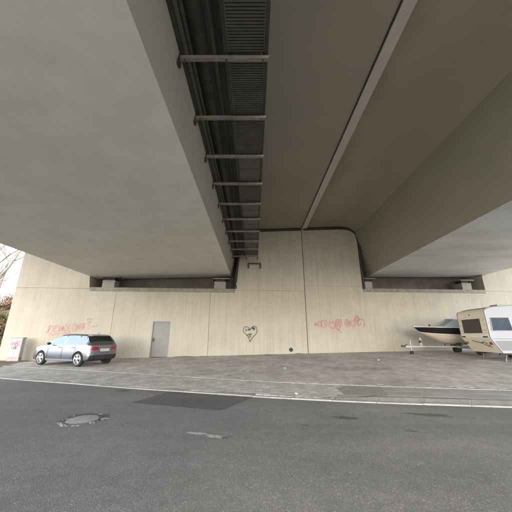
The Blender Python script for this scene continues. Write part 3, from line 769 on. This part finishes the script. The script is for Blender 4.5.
def make_car():
    root = empty('parked_car')
    # x from rear; (x, half width, bottom, mid z, crease z, belt z, top-side y, top-side z, top y, top z, centre z)
    S = [
     (.00, .74, .34, .50, .72, .90, .70, .925, .55, .945, .95),
     (.05, .82, .27, .48, .72, .93, .74, .965, .58, .985, .99),
     (.20, .875, .22, .46, .73, .955, .76, 1.06, .62, 1.11, 1.12),
     (.46, .895, .22, .46, .74, .965, .70, 1.30, .58, 1.375, 1.40),
     (.54, .90, .21, .46, .74, .968, .68, 1.345, .56, 1.41, 1.435),
     (.98, .90, .20, .46, .74, .965, .665, 1.375, .55, 1.435, 1.46),
     (1.06, .90, .20, .46, .74, .965, .664, 1.38, .55, 1.438, 1.465),
     (1.90, .90, .20, .46, .735, .95, .66, 1.395, .545, 1.45, 1.475),
     (1.99, .90, .20, .46, .735, .948, .66, 1.393, .545, 1.448, 1.473),
     (2.60, .90, .20, .46, .73, .94, .655, 1.345, .54, 1.41, 1.435),
     (2.90, .90, .20, .46, .73, .935, .685, 1.21, .57, 1.275, 1.305),
     (3.28, .90, .20, .46, .73, .93, .76, .995, .66, 1.03, 1.06),
     (3.42, .90, .20, .46, .73, .92, .80, .965, .66, .995, 1.02),
     (3.85, .885, .20, .46, .70, .845, .79, .885, .62, .93, .955),
     (4.15, .83, .21, .44, .64, .76, .74, .79, .58, .83, .85),
     (4.30, .72, .24, .42, .58, .68, .64, .70, .5, .72, .735),
     (4.36, .60, .28, .40, .52, .60, .55, .615, .42, .63, .64),
    ]
    RO = .13      # short rear overhang
    S = [((q[0] + RO*(1 - q[0]/.75)) if q[0] < .75 else q[0],) + q[1:] for q in S]
    X_ = [q[0] for q in S]
    def near(i, *pairs):
        return (i in pairs)
    V = []; F = []; MI = []
    ids = []
    for (x, w, zb, zm, zc, zbelt, ys, zs, yt, zt, zc2) in S:
        half = [(.8*w, zb), (.965*w, zb + .05), (w, zm), (.985*w, zc), (.955*w, zbelt), (.925*w if zs - zbelt > .05 else lerp(.955*w, ys, .4), zbelt + min(.03, (zs - zbelt)*.4)), (ys, zs), (yt, zt)]
        ring = [(0, zb)] + half + [(0, zc2)] + [(-a, b) for a, b in reversed(half)]
        ids.append(list(range(len(V), len(V) + len(ring)))); V += [(x, a, b) for a, b in ring]
    K = len(ids[0]); H = 9   # index 9 = top centre
    # row k between ring index k and k+1; mirrored rows
    for i in range(len(S)-1):
        for k in range(K):
            a, b = ids[i][k], ids[i][(k+1) % K]; c, d_ = ids[i+1][(k+1) % K], ids[i+1][k]
            row = k if k < H else K - 1 - k
            mi = 0        # stations: 0-2 tail, 3-4 rear pillar, 5-6 and 7-8 door pillars, 9-11 windscreen, 12-16 bonnet and nose
            if row == 6 and i in (4, 6, 8, 9, 10): mi = 1
            if row in (7, 8) and i == 2: mi = 2
            if row == 8 and i in (9, 10): mi = 3
            if row == 4 and i in (0, 1): mi = 4
            if row in (0, 1) or (row == 2 and i in (0, 15)): mi = 5
            if row == 4 and i in (13, 14): mi = 6
            F.append((a, b, c, d_)); MI.append(mi)
    def cap(st, rear):
        ring = ids[st]; x = S[st][0]
        cols = []
        for k in range(1, 9):
            L_, R_ = ring[k], ring[K - k]
            y, z = V[L_][1], V[L_][2]; bulge = -.03 if rear else .03
            n = len(V); V.append((x + bulge, y*.5, z)); V.append((x + bulge, -y*.5, z)); cols.append((L_, n, n+1, R_))
        for k in range(7):
            for j in range(3):
                q = (cols[k][j], cols[k][j+1], cols[k+1][j+1], cols[k+1][j]); F.append(q)
                mi = 0
                if rear:
                    if k in (0, 1): mi = 5
                    if k == 3 and j != 1: mi = 4
                else:
                    if k in (0, 1, 2): mi = 5
                MI.append(mi)
        F.append((ring[0],) + cols[0]); MI.append(5)
        F.append(cols[7] + (ring[9],)); MI.append(0)
    cap(0, True); cap(len(S)-1, False)
    me = bpy.data.meshes.new('body'); me.from_pydata(V, [], F)
    me.polygons.foreach_set('material_index', MI)
    bm = bmesh.new(); bm.from_mesh(me); bmesh.ops.recalc_face_normals(bm, faces=bm.faces)
    cr = bm.edges.layers.float.new('crease_edge')
    for e in bm.edges:
        mis = {f.material_index for f in e.link_faces}
        if len(mis) == 2: e[cr] = 1.0 if mis & {1, 2, 3} else .7
    cv_ = bm.verts.layers.float.new('crease_vert')
    for v in bm.verts:
        mis = [f.material_index for f in v.link_faces]
        if 0 < mis.count(1) <= 2 or 0 < mis.count(2) < 2: v[cv_] = .9 if mis.count(1) == 1 or mis.count(2) == 1 else .0
    bm.to_mesh(me); bm.free()
    for _ in range(7): me.materials.append(M['silver'])
    tmp = bpy.data.objects.new('tmp_body', me); C.objects.link(tmp)
    sd = tmp.modifiers.new('s', 'SUBSURF'); sd.levels = 3; sd.render_levels = 3
    cut = MB()
    for ax in (.80, 3.45):
        for s in (-1, 1): cut.lathe([(.365, s*.62), (.365, s*1.2)], 40, 'y', (ax, 0, .32))
    cme = cut.mesh('cut')
    for p in cme.polygons: p.material_index = 5
    for _ in range(7): cme.materials.append(M['plastic'])
    cu = bpy.data.objects.new('tmp_cut', cme); C.objects.link(cu)
    bo = tmp.modifiers.new('b', 'BOOLEAN'); bo.operation = 'DIFFERENCE'; bo.object = cu; bo.solver = 'EXACT'
    full = evaluated(tmp); bpy.data.objects.remove(tmp); bpy.data.objects.remove(cu)
    t2 = bpy.data.objects.new('tmp2', full)
    parts = split_by_material(t2, {0: ('body', 'silver', False), 1: ('side_window', 'sideglass', True), 2: ('rear_window', 'glass', False), 3: ('windscreen', 'glass', False),
                           4: ('tail_light', 'tail', True), 5: ('lower_trim', 'plastic', False), 6: ('headlight', 'chrome', True)}, root)
    bpy.data.objects.remove(t2)
    for ax in (.80, 3.45):
        for s in (-1, 1): make_wheel(root, ax, s*.795, .32, .205, s)
    # number plate, badge, handles, mirrors, rails, spoiler, door seams, wiper, exhaust
    p = MB().box(-.052, -.034, -.26, .26, .66, .77).build('number_plate', 'plate', root, bevel=.004)
    m = MB()
    for k, yv in enumerate((-.19, -.14, -.05, 0, .08, .13, .18)):
        m.box(-.0545, -.0525, yv - .012, yv + .012, .685, .745)
    tag(m.build('plate_characters', 'plastic', p), kind='stuff')
    MB().box(-.0545, -.0525, .215, .255, .665, .765).build('plate_band', 'bluep', p)
    MB().box(-.06, -.03, -.30, .30, .785, .805).build('tailgate_strip', 'chrome', root, bevel=.004)
    MB().prism([(.36, 1.375), (.66, 1.44), (.66, 1.40), (.40, 1.345)], -.56, .56, 'y').build('spoiler', 'silver', root, bevel=.008)
    MB().box(-.05, .02, -.46, .46, .30, .38).build('rear_diffuser', 'plastic', root, bevel=.01)
    MB().box(-.055, -.03, -.74, -.60, .46, .49).build('reflector', 'tail', root); MB().box(-.055, -.03, .60, .74, .46, .49).build('reflector', 'tail', root)
    for s in (-1, 1):
        MB().tube([(.75, s*.585, 1.40), (.95, s*.59, 1.43), (1.8, s*.585, 1.445), (2.4, s*.575, 1.41), (2.55, s*.57, 1.37)], .014, 8).build('roof_rail', 'plastic', root, 'all')
        for hx in (1.12, 2.06):
            MB().tube([(hx, s*.892, .83), (hx + .03, s*.915, .835), (hx + .17, s*.915, .835), (hx + .20, s*.892, .83)], .014, 8).build('door_handle', 'silver', root, 'all')
        mr = MB(); mr.lathe([(.02, -.09), (.075, -.05), (.085, .03), (.06, .09), (.02, .10)], 14, 'y', (0, 0, 0))
        ob = mr.build('mirror', 'plastic', root, True); ob.location = (2.83, s*.99, 1.01); ob.scale = (.8, 1, .75)
        for sx_ in (1.02, 1.95, 2.98):
            MB().tube([(sx_, s*.893, .95), (sx_ + .01, s*.8895, .74), (sx_ + (.12 if sx_ < 1.1 else .0), s*.9025, .48), (sx_ + (.30 if sx_ < 1.1 else .02), s*.885, .30)], .005, 5).build('door_seam', 'plastic', root)
        MB().tube([(1.1, s*.868, .965), (2.0, s*.868, .955), (2.9, s*.868, .94)], .008, 6).build('window_trim', 'chrome', root)
        MB().box(.95, 3.05, s*.87 - .02, s*.87 + .02, .22, .30).build('side_skirt', 'silver', root, bevel=.01)
    MB().tube([(.75, 0, 1.46), (.62, 0, 1.53)], .012, 6).build('aerial', 'plastic', root)
    MB().tube([(.24, .05, 1.145), (.30, -.28, 1.19)], .01, 6).build('wiper', 'plastic', root)
    for ch in root.children:
        if ch.name.split('.')[0] in ('number_plate', 'tailgate_strip', 'rear_diffuser', 'reflector'): ch.location.x = RO
        if ch.name.split('.')[0] in ('wiper', 'spoiler'): ch.location.x = RO*.55
    return root
car = make_car()
tag(car, 'silver five-door hatchback parked by the left end of the wall', 'car')
# rear left wheel about (-8.2, 13.3), nose turned 18 degrees towards the wall
CH = R(180 - 20); CK = .97
hx, hy = math.cos(CH), math.sin(CH)
RL = Vector((-8.28, 13.4))
org = RL - Vector((hx, hy))*.80*CK - Vector((-hy, hx))*.795*CK
car.scale = (CK, CK, CK*1.04)
car.location = (org.x, org.y, lotz(-9, 14.2) + .0); car.rotation_euler.z = CH

# ------------------------------------------------------------ caravan
cv = empty('caravan', (11.12, 13.05, .30), R(-5))
tag(cv, 'old white caravan with cream boarded end parked at the right edge', 'caravan')
CP = [(.42, .42), (.30, .62), (.06, 1.02), (.0, 1.12), (.0, 2.10), (.03, 2.36), (.10, 2.46), (.5, 2.58), (1.6, 2.66), (3.2, 2.64), (4.1, 2.5), (4.5, 2.15), (4.62, 1.15), (4.2, .42)]
CW = 2.05
MB().prism(CP, 0, CW, 'y').build('body', 'carwhite', cv, bevel=.02)
def strip(pts, y0, y1, th, name, matn, parent=None, bev=.004):
    """plate of thickness th laid on the end profile"""
    m = MB(); out = []
    for i, p in enumerate(pts):
        a = Vector(pts[max(0, i-1)]); b = Vector(pts[min(len(pts)-1, i+1)]); t = (b - a).normalized(); out.append((p[0] - t.y*th, p[1] + t.x*th))
    m.prism(list(pts) + out[::-1], y0, y1, 'y')
    return m.build(name, matn, parent or cv, bevel=bev)
strip([(.30, .62), (.06, 1.02), (.0, 1.12), (.0, 1.33)], .05, CW - .05, .012, 'end_panel', 'carbeige')
strip([(.0, 1.34), (.0, 2.02)], .05, .40, .012, 'end_panel', 'carbeige'); strip([(.0, 1.34), (.0, 2.02)], CW - .34, CW - .05, .012, 'end_panel', 'carbeige')
strip([(.0, 2.03), (.0, 2.10), (.03, 2.36), (.10, 2.46)], .05, CW - .05, .012, 'end_panel', 'carbeige')
strip([(.415, .43), (.305, .615)], .05, CW - .05, .012, 'end_panel', 'carbeige')
w = MB().box(-.022, .0, .41, CW - .35, 1.35, 2.01).build('end_window', 'board', cv, bevel=.006)
w['label'] = 'end window covered by a dark brown board'
MB().box(-.03, -.0225, .41, CW - .35, 1.345, 1.37).box(-.03, -.0225, .41, CW - .35, 1.99, 2.015).box(-.03, -.0225, .405, .43, 1.37, 1.99).box(-.03, -.0225, CW - .37, CW - .345, 1.37, 1.99).build('frame', 'plastic', w)
for yv in (.10, .20, CW - .22, CW - .14):
    for z in (1.45, 1.7, 1.93): MB().box(-.02, -.0125, yv, yv + .03, z, z + .03).build('screw_cover', 'plastic', cv)
MB().box(-.022, -.0125, 1.05, 1.09, 2.2, 2.28).build('latch', 'plastic', cv)
MB().box(-.035, -.013, .12, .42, 1.13, 1.19).build('grab_handle', 'plastic', cv, bevel=.006); MB().box(-.035, -.013, CW - .38, CW - .10, 1.13, 1.19).build('grab_handle', 'plastic', cv, bevel=.006)
m = MB()   # dark scrawl on the sloping lower panel
def onlow(t, y): return (lerp(.06, .30, t) - .016, y, lerp(1.02, .62, t) - .008)
for pts in ([(.1, 1.35), (.3, .95), (.45, .7)], [(.35, .85), (.2, .6), (.5, .45)], [(.5, .7), (.75, .5), (.6, .4), (.85, .35)]):
    m.tube([onlow(*p) for p in pts], .018, 5)
m.build('paint_scrawl', 'plastic', cv)
MB().box(.09, .14, 1.78, 1.92, .80, .92).build('tail_light', 'tail', cv, bevel=.006); MB().box(.09, .14, .12, .26, .80, .92).build('tail_light', 'tail', cv, bevel=.006)
# side facing the road
MB().prism([(.36, .55), (.10, .98), (4.5, .98), (4.25, .55)], -.014, -.001, 'y').build('side_skirt', 'cargrey', cv)
for z in (.62, .69, .76, .83, .90): MB().box(.36 - (z - .55)*.55, 4.3 + (z - .55)*.4, -.024, -.0145, z, z + .022).build('rib', 'cargrey', cv)
MB().prism([(.40, .42), (.30, .60), (.0, 1.10), (-.005, 2.36), (.09, 2.475), (.13, 2.44), (.045, 2.34), (.05, 1.13), (.34, .62), (.44, .42)], -.02, .03, 'y').build('edge_trim', 'carwhite', cv, bevel=.006)
MB().prism([(.40, .42), (.30, .60), (.0, 1.10), (-.005, 2.36), (.09, 2.475), (.13, 2.44), (.045, 2.34), (.05, 1.13), (.34, .62), (.44, .42)], CW - .03, CW + .02, 'y').build('edge_trim', 'carwhite', cv, bevel=.006)
for x0, x1 in ((.17, 1.05), (2.9, 3.9)):
    wn = MB().prism([(x0 + .03, 1.45), (x1 - .02, 1.45), (x1, 1.48), (x1 - .05, 2.0), (x1 - .08, 2.03), (x0 + .05, 2.03), (x0 + .02, 2.0), (x0, 1.48)], -.03, -.001, 'y').build('window', 'wglass', cv, bevel=.008)
    MB().tube([(x0 - .01, -.02, 1.44), (x1 + .01, -.02, 1.44), (x1 - .05, -.02, 2.04), (x0 + .03, -.02, 2.04), (x0 - .01, -.02, 1.44)], .016, 6).build('frame', 'galv', wn)
dd = MB().box(1.85, 2.5, -.02, -.001, .60, 2.4).build('door', 'carwhite', cv, bevel=.008); MB().box(1.9, 1.98, -.04, -.021, 1.35, 1.45).build('handle', 'plastic', dd)
MB().tube([(.1, -.02, 2.49), (.5, -.02, 2.56), (1.6, -.02, 2.64), (3.2, -.02, 2.62), (4.1, -.02, 2.48)], .014, 6).build('awning_rail', 'galv', cv)
MB().box(.06, 4.5, -.012, -.001, 1.06, 1.085).build('side_stripe', 'cargrey', cv); MB().box(1.2, 1.65, .7, 1.2, 2.655, 2.74).build('roof_vent', 'carwhite', cv, bevel=.02)
MB().box(.08, .12, -.03, -.021, 1.80, 1.85).build('side_marker', 'orange', cv)
make_wheel(cv, 2.35, .12, .30, .18, -1, spokes=4); make_wheel(cv, 2.35, CW - .12, .30, .18, 1, spokes=4)
MB().box(.45, 4.2, .25, .33, .34, .42).box(.45, 4.2, CW - .33, CW - .25, .34, .42).box(2.3, 2.4, .2, CW - .2, .30, .38).build('chassis', 'darksteel', cv)
for x in (.75, 4.0):
    for y in (.3, CW - .3): MB().tube([(x, y, .40), (x - .1, y, .03)], .03, 8).box(x - .19, x - .01, y - .08, y + .08, .0, .03).build('corner_steady', 'steel', cv)
MB().tube([(4.2, .35, .40), (5.5, 1.0, .42), (5.75, 1.025, .45)], .035, 8).tube([(4.2, CW - .35, .40), (5.5, 1.05, .42)], .035, 8).build('drawbar', 'galv', cv)
for ob in [cv]: ob.location.z = lotz(12, 12.5) - .02

# ------------------------------------------------------------ boat on its trailer
bz = lotz(11, 16.6)
bt = empty('motor_boat', (9.75, 16.75, bz + .33), R(3)); tag(bt, 'small motor boat with black topsides on a trailer behind the caravan', 'boat')
BS = [(0, .015, 1.24, .96, .93), (.25, .22, 1.235, .92, .76), (.6, .42, 1.22, .88, .56), (1.1, .66, 1.2, .85, .36), (1.8, .86, 1.18, .82, .24), (2.8, .98, 1.15, .78, .2), (4.0, 1.0, 1.12, .76, .2), (5.0, .97, 1.1, .76, .22)]
def loft(fn, name, matn, parent, capped=True, smooth=True):
    rows = [[(x + max(0, zg - p[1])*1.15*max(0, 1 - x/1.7), *p) for p in fn(hw, zg, zc, zk)] for x, hw, zg, zc, zk in BS]
    m = MB(); m.grid(rows); return m.build(name, matn, parent, 'all' if smooth else False)
hull = loft(lambda w, g_, c, k: [(-w*.88, c), (-w*.82, lerp(c, k, .25)), (-w*.45, lerp(c, k, .7)), (0, k), (w*.45, lerp(c, k, .7)), (w*.82, lerp(c, k, .25)), (w*.88, c)], 'hull', 'hullcream', bt)
for s in (-1, 1):
    loft(lambda w, g_, c, k: [(s*w*.88, c), (s*w*.96, lerp(c, g_, .5)), (s*w, g_)], 'topside', 'hullblack', bt)
    loft(lambda w, g_, c, k: [(s*(w + .004), g_ - .005), (s*(w + .010), g_ + .015), (s*(w - .01), g_ + .03)], 'rub_rail', 'hullwhite', bt)
BSD = [b for b in BS]
m = MB(); m.grid([[(x, -w_*.99, zg + .02), (x, -w_*.6, zg + .07), (x, 0, zg + .10), (x, w_*.6, zg + .07), (x, w_*.99, zg + .02)] for x, w_, zg, zc, zk in BS[:6]]); m.build('deck', 'hullwhite', bt, 'all')
m = MB(); m.v = [(5.0, -.97, 1.1), (5.0, .97, 1.1), (5.0, .85, .76), (5.0, 0, .22), (5.0, -.85, .76)]; m.f = [(0, 1, 2, 3, 4)]; m.build('transom', 'hullwhite', bt)
MB().box(2.9, 4.95, -.85, .85, .55, .6).build('cockpit_floor', 'hullwhite', bt)
ws = MB(); ws.grid([[(1.55, -.5, 1.26), (2.35, -.42, 1.68)], [(1.40, 0, 1.28), (2.25, 0, 1.71)], [(1.55, .5, 1.26), (2.35, .42, 1.68)]]); wso = ws.build('windscreen', 'bglass', bt)
ws = MB(); ws.grid([[(1.56, -.5, 1.25), (2.36, -.43, 1.68)], [(2.75, -.78, 1.20), (2.95, -.65, 1.56)]]); ws.build('windscreen', 'bglass', bt)
ws = MB(); ws.grid([[(1.56, .5, 1.25), (2.36, .43, 1.68)], [(2.75, .78, 1.20), (2.95, .65, 1.56)]]); ws.build('windscreen', 'bglass', bt)
MB().tube([(1.55, -.5, 1.26), (2.35, -.42, 1.69), (2.25, 0, 1.72), (2.35, .42, 1.69), (1.55, .5, 1.26)], .016, 6).tube([(2.35, -.42, 1.69), (2.95, -.65, 1.57), (2.76, -.78, 1.20)], .014, 6).build('windscreen_frame', 'galv', bt)
MB().lathe([(.001, .0), (.05, .0), (.05, .05), (.03, .09), (.001, .1)], 12, 'z', (.95, -.1, 1.30)).build('cleat', 'darksteel', bt)
MB().tube([(.28, 0, 1.02), (.34, 0, .96)], .03, 8).build('bow_eye', 'galv', bt)

tr = empty('boat_trailer', (9.05, 16.75, bz), R(3)); tag(tr, 'galvanised boat trailer with jockey wheel under the motor boat', 'trailer')
MB().box(.0, 5.4, -.045, .045, .40, .48).build('drawbar', 'galv', tr, bevel=.006)
for s in (-1, 1): MB().tube([(1.2, s*.05, .44), (2.3, s*.62, .44), (5.4, s*.66, .44)], .035, 8).build('side_rail', 'galv', tr)
MB().box(-.22, .02, -.05, .05, .42, .52).tube([(-.02, 0, .5), (.16, 0, .58)], .02).build('coupling', 'darksteel', tr, bevel=.008)
j = MB().tube([(.42, .09, .12), (.42, .09, .80)], .028, 10).tube([(.42, .09, .80), (.36, .02, .84)], .012, 6).build('jockey_stand', 'galv', tr, True)
MB().lathe([(.02, .03), (.095, .03), (.105, .06), (.105, .10), (.095, .13), (.02, .13)], 18, 'y', (.42, .01, .105)).build('jockey_wheel', 'tyre', j, True)
MB().box(.95, 1.05, -.03, .03, .48, .95).tube([(1.0, 0, .78), (.85, 0, .72)], .03).build('winch_post', 'galv', tr)
MB().lathe([(.001, -.06), (.07, -.06), (.07, .06), (.001, .06)], 14, 'y', (.95, 0, .72)).build('winch', 'darksteel', tr)
for s in (-1, 1):
    make_wheel(tr, 3.9, s*.85, .27, .16, s, spokes=4)
    MB().prism([(3.55, .40), (3.58, .52), (3.72, .60), (4.08, .60), (4.22, .52), (4.25, .40), (4.22, .40), (4.19, .50), (4.06, .575), (3.74, .575), (3.61, .50), (3.58, .40)], s*.76, s*.95, 'y').build('mudguard', 'plastic', tr)
    for x in (2.95, 3.5, 4.7): MB().tube([(x, s*.64, .46), (x, s*.5, .62)], .025, 6).box(x - .12, x + .12, s*.5 - .05, s*.5 + .05, .60, .66).build('cradle_pad', 'darksteel', tr)
MB().box(3.86, 3.94, -.80, .80, .30, .38).build('axle', 'galv', tr)

# ------------------------------------------------------------ utility cabinet
uc = empty('utility_cabinet', (-13.93, 16.45, lotz(-14, 16.5)), R(14)); tag(uc, 'pale grey utility cabinet with pink graffiti at the wall end', 'utility cabinet')
MB().box(-.30, .30, -.17, .17, -.05, .22).build('plinth', 'cabside', uc, bevel=.008)
MB().box(-.30, .30, -.17, .17, .222, 1.28).build('body', 'cabinet', uc, bevel=.008)
MB().box(-.33, .33, -.20, .20, 1.282, 1.34).build('cap', 'cabside', uc, bevel=.01)
for x0 in (-.285, .003):
    dr_ = MB().box(x0, x0 + .28, -.188, -.172, .25, 1.25).build('door', 'cabinet', uc, bevel=.004)
    MB().box(x0 + (.225 if x0 < 0 else .03), x0 + (.25 if x0 < 0 else .055), -.205, -.19, .70, .82).build('handle', 'plastic', dr_)
def blobs(strokes, w, matn, y, parent):
    m = MB()
    for i, st in enumerate(strokes): ribbon(m, smooth_line(st, 3), w, y - .0005*i)
    me = bpy.data.meshes.new('graffiti'); me.from_pydata(m.v, [], m.f); me.materials.append(M[matn])
    o = bpy.data.objects.new('graffiti', me); C.objects.link(o); o.parent = parent; o['kind'] = 'stuff'; return o
blobs([O(.05, .92, .10, .11), O(.05, .92, .05, .06), [(-.2, 1.1), (-.1, .95), (.0, 1.05), (.12, 1.12), (.22, 1.08)], [(-.25, 1.02), (-.2, .9), (-.12, 1.0)]], .05, 'pink', -.1895, uc)
blobs([[(-.25, .7), (-.15, .82), (-.05, .65), (.1, .75), (.22, .62)], [(-.25, 1.15), (.0, 1.18), (.25, 1.16)]], .03, 'bluep', -.1895, uc)
blobs([[(-.15, .9), (-.14, .66)], [(.2, .95), (.25, .8)]], .025, 'black_paint', -.1895, uc)

# ------------------------------------------------------------ small things on the ground
def scrap(x, y, z, s, lab):
    m = MB(); n = 7
    top = [(s*math.cos(2*math.pi*k/n)*rng.uniform(.6, 1.2), s*.7*math.sin(2*math.pi*k/n)*rng.uniform(.6, 1.2), rng.uniform(.003, .03)) for k in range(n)]
    m.v = top + [(0, 0, .045), (0, 0, .002)]; m.f = [(k, (k+1) % n, n) for k in range(n)] + [((k+1) % n, k, n+1) for k in range(n)]
    return tag(m.build('paper_scrap', 'litter', loc=(x, y, z)), lab, 'litter', 'scraps of litter on the paving')
scrap(1.3, 11.95, lotz(1.3, 11.95), .07, 'crumpled white paper scrap on the block paving below the red lettering')
scrap(6.3, 14.35, lotz(6.3, 14.35), .08, 'white paper scrap on the paving left of the trailer coupling')
scrap(1.1, 7.62, footz(1.1, 7.62), .06, 'small white scrap on the footway near the kerb')
def leaf_pile(x, y, w, h, lab, n=160):
    m = MB(); zz = lotz(x, y)
    for k in range(n):
        a = rng.uniform(0, 6.3); r = rng.random()**.7; px, py = w*r*math.cos(a), h*r*math.sin(a); q = rng.uniform(.02, .05)
        b = rng.uniform(0, 6.3); pz = .005 + .05*(1 - r)*rng.random(); k0 = len(m.v)
        m.v += [(px + q*math.cos(b + t), py + q*.7*math.sin(b + t), pz + rng.uniform(0, .015)) for t in (0, 1.6, 3.1, 4.7)]; m.f.append((k0, k0+1, k0+2, k0+3))
    o = m.build('leaf_litter', 'leafb', loc=(x, y, zz + .005)); o.rotation_euler.z = WANG
    return tag(o, lab, 'leaves', kind='stuff')
leaf_pile(-4.3, 17.6, .75, .16, 'brown leaves swept against the wall by the door')
leaf_pile(.9, 17.95, .55, .12, 'brown leaves at the wall foot below the heart')
leaf_pile(2.9, 18.2, .3, .10, 'brown leaves at the wall foot by the joint')
leaf_pile(-13.9, 16.0, 1.6, .6, 'brown leaves strewn round the cabinet', 500)
for k, (x0, x1) in enumerate(((-12.9, -7.0), (-5.0, 3.0), (3.2, 9.5))):
    m = MB()
    for _ in range(420):
        x = rng.uniform(x0, x1); dd_ = abs(rng.gauss(0, .10)); q = rng.uniform(.008, .03); y = wally(x) - .02 - dd_; z = lotz(x, y) + .004; b = rng.uniform(0, 6.3); k0 = len(m.v)
        m.v += [(x + q*math.cos(b + t), y + q*math.sin(b + t), z + rng.uniform(0, .02)) for t in (0, 2.1, 4.2)]; m.f.append((k0, k0+1, k0+2))
    tag(m.build('wall_foot_debris', 'leafb'), ('dirt and leaf crumbs along the wall foot behind the car', 'dirt and leaf crumbs along the wall foot below the heart', 'dirt and leaf crumbs along the wall foot below the right red lettering')[k], 'debris', kind='stuff')

m = MB()
for _ in range(40):
    y = rng.uniform(2.2, 7.5); x = rng.uniform(-y*1.05, y*1.05)
    if y > ky(x) - .1: continue
    q = rng.uniform(.004, .010); k0 = len(m.v); b = rng.uniform(0, 6.3)
    m.v += [(x + q*math.cos(b + t), y + q*math.sin(b + t)*.8, .001) for t in (0, 1.5, 3.1, 4.6)] + [(x, y, q*.9)]
    m.f += [(k0, k0+1, k0+4), (k0+1, k0+2, k0+4), (k0+2, k0+3, k0+4), (k0+3, k0, k0+4)]
tag(m.build('road_grit', 'patch2', road), kind='stuff')
# ------------------------------------------------------------ trees and bushes outside on the left
def bare_tree(x, y, z, h, seed, lab):
    r = random.Random(seed); root = empty('bare_tree', (x, y, z)); tag(root, lab, 'tree', 'bare trees beyond the wall end')
    tk = MB(); cr = MB()
    def grow(p, dr, L, rad, lev, m):
        pts = [p]; d_ = dr.copy(); n = 5
        for k in range(n):
            d_ = (d_ + Vector((r.uniform(-.16, .16), r.uniform(-.16, .16), r.uniform(-.04, .12)))).normalized(); pts.append(pts[-1] + d_*(L/n))
        m.tube(pts, rad, 7 if lev == 0 else (5 if lev < 3 else 3), rad*.45, cap=False)
        if lev >= 4: return
        for k in range(6 if lev == 0 else 4):
            i = r.randint(2, n) if lev == 0 else r.randint(1, n)
            a = r.uniform(0, 6.3); side = Vector((math.cos(a), math.sin(a), r.uniform(.1, .8))).normalized()
            grow(pts[i], (d_*.6 + side*.7).normalized(), L*r.uniform(.45, .65), rad*.42, lev+1, cr)
    grow(Vector((0, 0, -.3)), Vector((r.uniform(-.06, .06), 0, 1)), h*.62, h*.016, 0, tk)
    tk.build('trunk', 'bark', root, 'all'); cr.build('crown', 'bark', root)
    return root
def emz(y, x): return max(0, (y - wally(x) + 1.0)*.62)
bare_tree(-20.8, 20.3, 2.0, 9, 3, 'bare tree nearest the left end of the wall')
bare_tree(-26.0, 25.5, 4.0, 11, 5, 'slender bare tree further back beyond the wall end')
bare_tree(-23.3, 23.4, 3.2, 10, 8, 'crooked bare tree at the left picture edge')
bare_tree(-33, 34, 4, 12, 12, 'farthest bare tree high on the embankment')
def bush(x, y, z, rx, rz, seed, lab, matn, n=1500):
    r = random.Random(seed); root = empty('bush', (x, y, z)); tag(root, lab, 'bush', 'bushes on the embankment')
    st = MB(); fo = MB(); lobes = []
    for k in range(12):
        a = r.uniform(0, 6.3); d_ = Vector((math.cos(a)*r.uniform(.2, .8), math.sin(a)*r.uniform(.2, .8), r.uniform(.5, 1))); tip = Vector((d_.x*rx, d_.y*rx, d_.z*rz))
        st.tube([(0, 0, -.2), tip*.5 + Vector((0, 0, .1)), tip], .025, 5, .006, cap=False); lobes.append((tip, r.uniform(.25, .5)*rx))
    for k in range(n):
        c, q = r.choice(lobes); v = Vector((r.gauss(0, .5), r.gauss(0, .5), r.gauss(0, .5)))*q; p = c + v; s = r.uniform(.04, .09)
        a = Vector((r.uniform(-1, 1), r.uniform(-1, 1), r.uniform(-.6, .6))).normalized(); b = a.orthogonal().normalized(); k0 = len(fo.v)
        fo.v += [tuple(p - a*s), tuple(p + b*s*.5), tuple(p + a*s), tuple(p - b*s*.5)]; fo.f.append((k0, k0+1, k0+2, k0+3))
    st.build('stem', 'bark', root)
    me = bpy.data.meshes.new('foliage'); me.from_pydata(fo.v, [], fo.f); me.materials.append(M[matn]); f = bpy.data.objects.new('foliage', me); C.objects.link(f); f.parent = root
    return root
bush(-16.25, 17.35, .15, .75, 1.0, 1, 'low green bush at the left end of the wall behind the cabinet', 'leaf', 4000)
bush(-17.5, 18.5, .9, 1.0, 1.3, 2, 'brown bush on the lower embankment beside the wall end', 'leafb', 4500)
bush(-17.5, 17.2, .2, .9, 1.1, 4, 'green bush at the foot of the embankment at the picture edge', 'leaf', 4000)
bush(-19.2, 20.3, 1.6, 1.3, 1.4, 6, 'olive bush higher up the embankment', 'leaf', 5000)
bush(-21.2, 22.6, 2.6, 1.4, 1.5, 7, 'brown bush near the top of the embankment', 'leafb', 5000)
bush(-24.5, 26, 3.9, 1.8, 1.3, 9, 'large brown bush against the sky on the embankment top', 'leafb', 2500)
